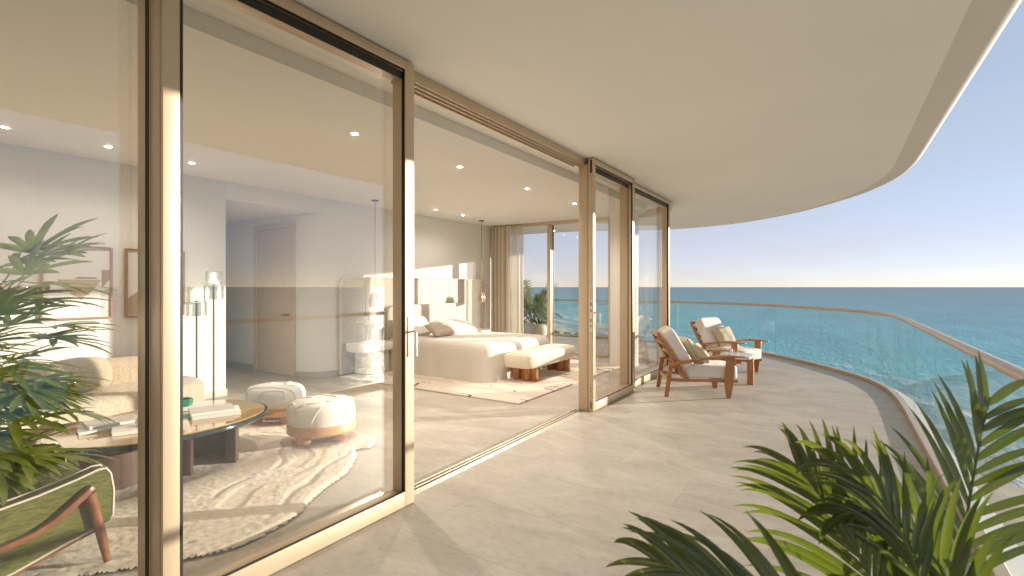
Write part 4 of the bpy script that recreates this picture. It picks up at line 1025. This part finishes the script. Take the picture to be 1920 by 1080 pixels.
mb=MB(False); mb.lathe([(0.042,0),(0.048,0.01),(0.034,0.10),(0.036,0.16),(0.050,0.215),(0.045,0.215),(0.031,0.16),(0.029,0.10),(0.042,0.014),(0.0005,0.012)],seg=24); mb.build('glass_body',M['clear'],vz)
random.seed(21); mt=MB(False); mbl=MB(False)
for i in range(9):
    a=random.uniform(0,6.28); rr_=random.uniform(0.05,0.17); h=random.uniform(0.28,0.46)
    e=Vector((rr_*math.cos(a),rr_*math.sin(a),h)); mid=Vector((e.x*0.35,e.y*0.35,h*0.62))
    mt.tube([(0,0,0.02),mid,e],0.0028,seg=5)
    for k in range(16):
        p=e+Vector((random.gauss(0,0.03),random.gauss(0,0.03),random.gauss(-0.01,0.028))); q=random.uniform(0.008,0.015)
        mbl.lathe([(q*0.6,p.z-q*0.8),(q,p.z),(q*0.6,p.z+q*0.8)],(p.x,p.y),6)
mt.build('stems',M['twig'],vz); mbl.build('blossoms',M['blossom'],vz)
di=empty('dish',(-6.70,8.72,0.5505),0,'small dark green dish on the far nightstand','dish')
mb=MB(False); mb.lathe([(0.06,0),(0.10,0.02),(0.13,0.07),(0.122,0.07),(0.09,0.028),(0.0005,0.018)],seg=28); mb.build('bowl',M['green_glass'],di)
mb=MB(False); mb.lathe([(0.05,0.022),(0.062,0.05),(0.04,0.075),(0.0005,0.08)],seg=16); mb.build('filling',M['rhapis'],di)
def pendant(label,x,y,zb):
    r=empty('pendant_lamp',(x,y,zb),0,label,'pendant lamp','pair of pendant lamps beside the bed'); H=2.949-zb
    m=MB(False); m.lathe([(0.06,H-0.014),(0.06,H),(0.001,H)],seg=24); m.build('ceiling_rose',M['bronze_dark'],r)
    m=MB(False); m.tube([(0,0,0.20),(0,0,H-0.012)],0.0045,seg=6); m.build('cord',M['bronze_dark'],r)
    def dome(cx,cyy,rad,h,z,mm,nm):
        p=[(rad,0),(rad*1.02,h*0.3),(rad*0.92,h*0.62),(rad*0.66,h*0.87),(rad*0.25,h),(0.002,h*1.01)]; q=[(a_*0.93,b_*0.97) for a_,b_ in p[::-1]]
        m=MB(False); m.lathe([(a_,z+b_) for a_,b_ in p+q],(cx,cyy),24); m.build(nm,mm,r)
    dome(-0.01,0.045,0.062,0.20,0.015,M['pink_glass'],'coral_shade'); dome(0.01,-0.055,0.060,0.23,0.0,M['smoke_glass'],'bronze_shade')
    m=MB(False); m.tube([(0.01,-0.055,0.23),(0,0,0.245),(-0.01,0.045,0.215)],0.005,seg=6); m.tube([(0,0,0.245),(0,0,0.20)],0.005,seg=6); m.build('hanger',M['bronze_dark'],r)
pendant('pendant lamp with coral and bronze glass shades over the blossom vase',-6.48,5.78,1.17)
pendant('pendant lamp with coral and bronze glass shades beside the drape',-6.50,8.80,1.17)

# ------------------------------------------------------------------ downlights
DL=[(-6.32,1.31,'lit recessed downlight above the sofa, closest to the left edge'),(-6.30,2.07,'lit recessed downlight above the sofa, between two others'),(-6.31,2.87,'lit recessed downlight above the gap between the pictures and the hallway'),(-3.82,3.16,'lit recessed downlight above the stools, alone on the tan ceiling'),(-3.81,4.72,'lit recessed downlight, first of the row inside the open doorway'),(-3.82,6.30,'lit recessed downlight above the bench, middle of the doorway row'),(-3.82,7.88,'lit recessed downlight beside the door jamb, far end of the doorway row'),(-6.31,7.11,'lit recessed downlight over the pillows, left of a pair'),(-6.32,7.93,'lit recessed downlight over the headboard, nearer the far pendant lamp')]
for x,y,lb in DL:
    r=empty('downlight',(x,y,2.95),0,lb,'downlight','recessed ceiling downlights')
    m=MB(False); m.lathe([(0.030,-0.001),(0.040,-0.006),(0.042,-0.0005)],seg=20); m.lathe([(0.0295,-0.003),(0.0300,-0.001)],seg=20) if False else None; m.build('trim_ring',M['plaster_white'],r)
    m=MB(False); m.lathe([(0.024,-0.0095),(0.024,-0.0062)],seg=20); m.build('lens',M['led'],r)
    lamp_light('light',r,(0,0,-0.03),5.0 if x<-6 else 30.0,spot=150)
r=empty('downlight',(-6.6,12.3,3.06),0,'tiny lit downlight in the balcony soffit beyond the end window','downlight','recessed ceiling downlights')
m=MB(False); m.lathe([(0.040,-0.006),(0.042,-0.0005)],seg=20); m.build('trim_ring',M['plaster_white'],r)
m=MB(False); m.lathe([(0.031,-0.0095),(0.031,-0.0062)],seg=20); m.build('lens',M['led'],r)

# ------------------------------------------------------------------ plants
def blade(mb,p0,d0,nrm,L,W,droop,seg=8,fold=0.25,tipw=0.0,g=Vector((0,0,-1)),prof=None):
    """a leaf blade: V-folded strip from p0 along d0, bending with gravity"""
    p=Vector(p0); d=Vector(d0).normalized(); n=Vector(nrm); rings=[]
    for i in range(seg+1):
        t=i/seg
        wd=W*(math.sin(math.pi*min(1,0.06+0.94*t)**0.75)**0.8 if prof is None else prof(t))
        s=d.cross(n)
        if s.length<1e-4: s=d.orthogonal()
        s.normalize(); nn=s.cross(d).normalized()
        rings.append([p-s*wd/2+nn*wd*fold/2,p.copy()-nn*wd*fold/4,p+s*wd/2+nn*wd*fold/2])
        p=p+d*(L/seg)
        d=(d+g*(droop*(0.3+1.4*t)/seg)).normalized()
    mb.loft(rings,closed=False,caps=False)

def frond(parent,pts,side,n,Lmax,W,ang,droop,t0=0.12,seed=0,up=None):
    random.seed(seed)
    P=[Vector(p) for p in pts]
    # resample
    cum=[0]
    for i in range(1,len(P)): cum.append(cum[-1]+(P[i]-P[i-1]).length)
    def at(t):
        s=t*cum[-1]
        for i in range(1,len(P)):
            if s<=cum[i]+1e-9:
                k=(s-cum[i-1])/(cum[i]-cum[i-1]); return P[i-1].lerp(P[i],k)
        return P[-1]
    mb=MB(); nn=24
    mb.tube([at(i/nn) for i in range(nn+1)],[0.0075*(1-0.8*i/nn)+0.0012 for i in range(nn+1)],seg=7)
    o1=mb.build('rachis',M['stem'],parent)
    mb=MB(); side=Vector(side).normalized()
    for sgn in (-1,1):
        for i in range(n):
            t=t0+(1-t0)*(i+0.5*(sgn>0)*0.6+random.uniform(-.15,.15))/n; t=min(t,0.995)
            p=at(t); tg=(at(min(1,t+0.03))-at(max(0,t-0.03))).normalized()
            sd_=(side-tg*side.dot(tg)).normalized(); nrm=tg.cross(sd_)*1.0
            if up is not None and nrm.dot(Vector(up))<0: nrm=-nrm
            a=R(ang)*(1-0.60*t**1.5)+R(random.uniform(-5,5))
            d=tg*math.cos(a)+sd_*sgn*math.sin(a)+nrm*random.uniform(0.05,0.25)
            L=Lmax*(0.62+0.55*math.sin(math.pi*min(1,0.15+0.75*t)))*random.uniform(0.92,1.06)*(1-0.35*t**4)
            blade(mb,p,d,nrm,L,W*random.uniform(0.85,1.1),droop*random.uniform(0.75,1.3),seg=10,fold=0.22)
    mb.build('frond',M['palm'],o1.parent,smooth=60)

fp=empty('potted_palm',(0.36,1.55,0),0,'large feather palm with arching fronds at the front by the railing','palm')
mb=MB(); mb.lathe([(0.15,0.001),(0.19,0.02),(0.23,0.30),(0.245,0.36),(0.228,0.36),(0.215,0.31),(0.001,0.30)],(0.36,1.45),40); mb.build('pot',M['dark_pot'],fp)
mb=MB(); mb.lathe([(0.215,0.3105),(0.12,0.325),(0.001,0.33)],(0.36,1.45),24); mb.build('soil',M['soil'],fp)
CR=Vector((math.cos(YAW),math.sin(YAW),0)); CF=Vector((-math.sin(YAW),math.cos(YAW),0))
def U(u,v,d):
    """photo measurement (pixel and distance in metres) to a point in the scene"""
    return tuple(Vector((0,0,1.5))+CF*d+CR*((u-960)/940*d)+Vector((0,0,-(v-538)/940*d)))
base=(0.36,1.47,0.33)
frond(fp,[base,U(1795,1120,1.56),U(1806,1020,1.60),U(1822,910,1.66),U(1842,800,1.72),U(1856,745,1.76)],CR,19,0.37,0.029,58,0.85,t0=0.28,seed=1,up=-CF)
frond(fp,[base,U(1655,1130,1.42),U(1610,1040,1.50),U(1560,960,1.58),U(1520,905,1.66),U(1492,868,1.72)],CR*0.75+Vector((0,0,0.55))-CF*0.2,21,0.44,0.023,40,0.95,t0=0.34,seed=2)
frond(fp,[base,U(1735,1120,1.40),U(1705,1030,1.42),U(1660,945,1.46),U(1600,885,1.52),U(1552,862,1.58)],CR*0.6-CF*0.5+Vector((0,0,0.5)),16,0.27,0.022,38,1.5,t0=0.34,seed=3)
frond(fp,[base,U(1520,1200,1.28),U(1370,1120,1.32),U(1290,1078,1.37),U(1232,1052,1.42)],CR*0.5+Vector((0,0,0.85)),16,0.35,0.024,40,1.0,t0=0.45,seed=4)
frond(fp,[base,U(1800,1150,1.38),U(1765,1065,1.40),U(1705,990,1.44),U(1630,955,1.50),U(1575,965,1.54)],CR*0.5-CF*0.4+Vector((0,0,0.6)),16,0.28,0.024,44,1.4,t0=0.36,seed=8)
frond(fp,[base,(0.55,1.2,0.85),(0.75,1.0,1.05),(0.95,0.8,1.1)],(0.6,0.7,0),14,0.34,0.036,58,0.5,t0=0.3,seed=5)
frond(fp,[base,(0.30,1.15,0.80),(0.25,0.9,0.92),(0.22,0.62,0.90)],(1,0,0),13,0.26,0.034,55,0.5,t0=0.35,seed=6)

# fan palm inside the glass at the left
rp=empty('fan_palm',(-3.98,0.50,0),0,'bushy fan palm with fingered leaves inside the glass at the left','palm')
mb=MB(); mb.lathe([(0.16,0.036),(0.20,0.05),(0.22,0.40),(0.205,0.40),(0.19,0.36),(0.001,0.35)],(-3.98,0.56),36); mb.build('pot',M['ceramic'],rp)
random.seed(77); ms=MB(); canes=[]
for i in range(7):
    a=random.uniform(0,6.28); b=random.uniform(0.02,0.12); top=random.uniform(1.0,2.05); q=random.uniform(0.05,0.22)
    pts=[(-3.98+b*math.cos(a),0.56+b*math.sin(a),0.34),(-3.98+(b+q*0.4)*math.cos(a),0.56+(b+q*0.4)*math.sin(a),0.34+(top-0.34)*0.5),(-3.98+(b+q)*math.cos(a),0.56+(b+q)*math.sin(a),top)]
    ms.tube(pts,[0.013,0.012,0.009],seg=7); canes.append(pts)
ms.build('canes',M['twig'],rp)
def fan(i):
    pts=canes[i%7]; t=random.uniform(0.12,1.0); k=t*2
    p=Vector(pts[0]).lerp(Vector(pts[1]),k) if k<1 else Vector(pts[1]).lerp(Vector(pts[2]),k-1)
    a=random.uniform(-0.9,2.4) if random.random()<0.65 else random.uniform(0,6.28)
    el=random.uniform(-0.25,0.75)+0.35*(t>0.85)
    d=Vector((math.cos(a)*math.cos(el),math.sin(a)*math.cos(el),math.sin(el)))
    Lp=random.uniform(0.20,0.40)
    e=p+d*Lp+Vector((0,0,-0.02))
    m=MB(); m.tube([p,p+d*Lp*0.5+Vector((0,0,0.02)),e],[0.004,0.0035,0.003],seg=5)
    out=(d+Vector((0,0,-0.25))).normalized(); s=out.cross(Vector((0,0,1))).normalized(); nrm=s.cross(out).normalized()
    nb=random.randint(6,9)
    for j in range(nb):
        f=(j/(nb-1)-0.5)*2; ph=f*R(78)
        dd=out*math.cos(ph)+s*math.sin(ph)+nrm*random.uniform(-0.05,0.15)
        blade(m,e,dd,nrm,random.uniform(0.26,0.38)*(1-0.2*abs(f)),random.uniform(0.032,0.046),0.55,seg=7,fold=0.2,prof=lambda t:min(1,t*4+0.15)*(1-max(0,t-0.75)/0.25*0.85))
    m.build('fan_leaf',M['rhapis'],rp,smooth=60)
for i in range(70): fan(i)

# plants on the balcony beyond the end window
def broad_plant(label,x,y,pot_r,pot_h,potm,kind,h,n,seed,name):
    r=empty(name,(x,y,0),0,label,'potted plant'); random.seed(seed)
    m=MB(False); m.lathe([(pot_r*0.55,0.001),(pot_r*0.85,pot_h*0.2),(pot_r,pot_h*0.55),(pot_r*0.88,pot_h*0.88),(pot_r*0.68,pot_h),(pot_r*0.6,pot_h),(pot_r*0.66,pot_h*0.88),(0.001,pot_h*0.86)],seg=36); m.build('pot',potm,r)
    ms_=MB(False); ml=MB(False)
    for i in range(n):
        a=random.uniform(0,6.28); el=random.uniform(0.35,1.35) if kind=='broad' else random.uniform(0.85,1.45)
        d=Vector((math.cos(a)*math.cos(el),math.sin(a)*math.cos(el),math.sin(el))); L=h*random.uniform(0.5,1.0)
        p0=Vector((0,0,pot_h*0.87)); e=p0+d*L
        ms_.tube([p0,p0+d*L*0.5+Vector((0,0,0.05)),e],[0.012,0.009,0.006],seg=6)
        if kind=='broad':
            out=(Vector((d.x,d.y,0)).normalized()+Vector((0,0,-0.5))).normalized(); s=out.cross(Vector((0,0,1))).normalized(); nrm=s.cross(out)
            blade(ml,e,out,nrm,random.uniform(0.26,0.36),random.uniform(0.22,0.30),0.3,seg=8,fold=0.12,prof=lambda t:math.sin(math.pi*min(1,0.12+0.88*t)**0.6))
        else:
            side=d.cross(Vector((0,0,1))).normalized()
            for k in range(11):
                t=0.35+0.65*k/10; q=p0+d*L*t+Vector((0,0,-0.10*t*t))
                for sg in (-1,1):
                    blade(ml,q,d*0.7+side*sg*0.8,d.cross(side),0.30*(1-0.4*t),0.032,0.6,seg=5,fold=0.2)
    ms_.build('stems',M['stem'],r); ml.build('foliage',M['monstera'] if kind=='broad' else M['palm'],r,smooth=60)
broad_plant('broad leaved plant in a round sand coloured pot beyond the end window',-7.42,12.90,0.27,0.42,M['ceramic'],'broad',0.62,17,4,'potted_plant')
broad_plant('tall feathery palm in a white pot behind the sheer curtain',-7.86,13.25,0.24,0.42,M['white_ceramic'],'feather',1.75,19,9,'potted_palm')
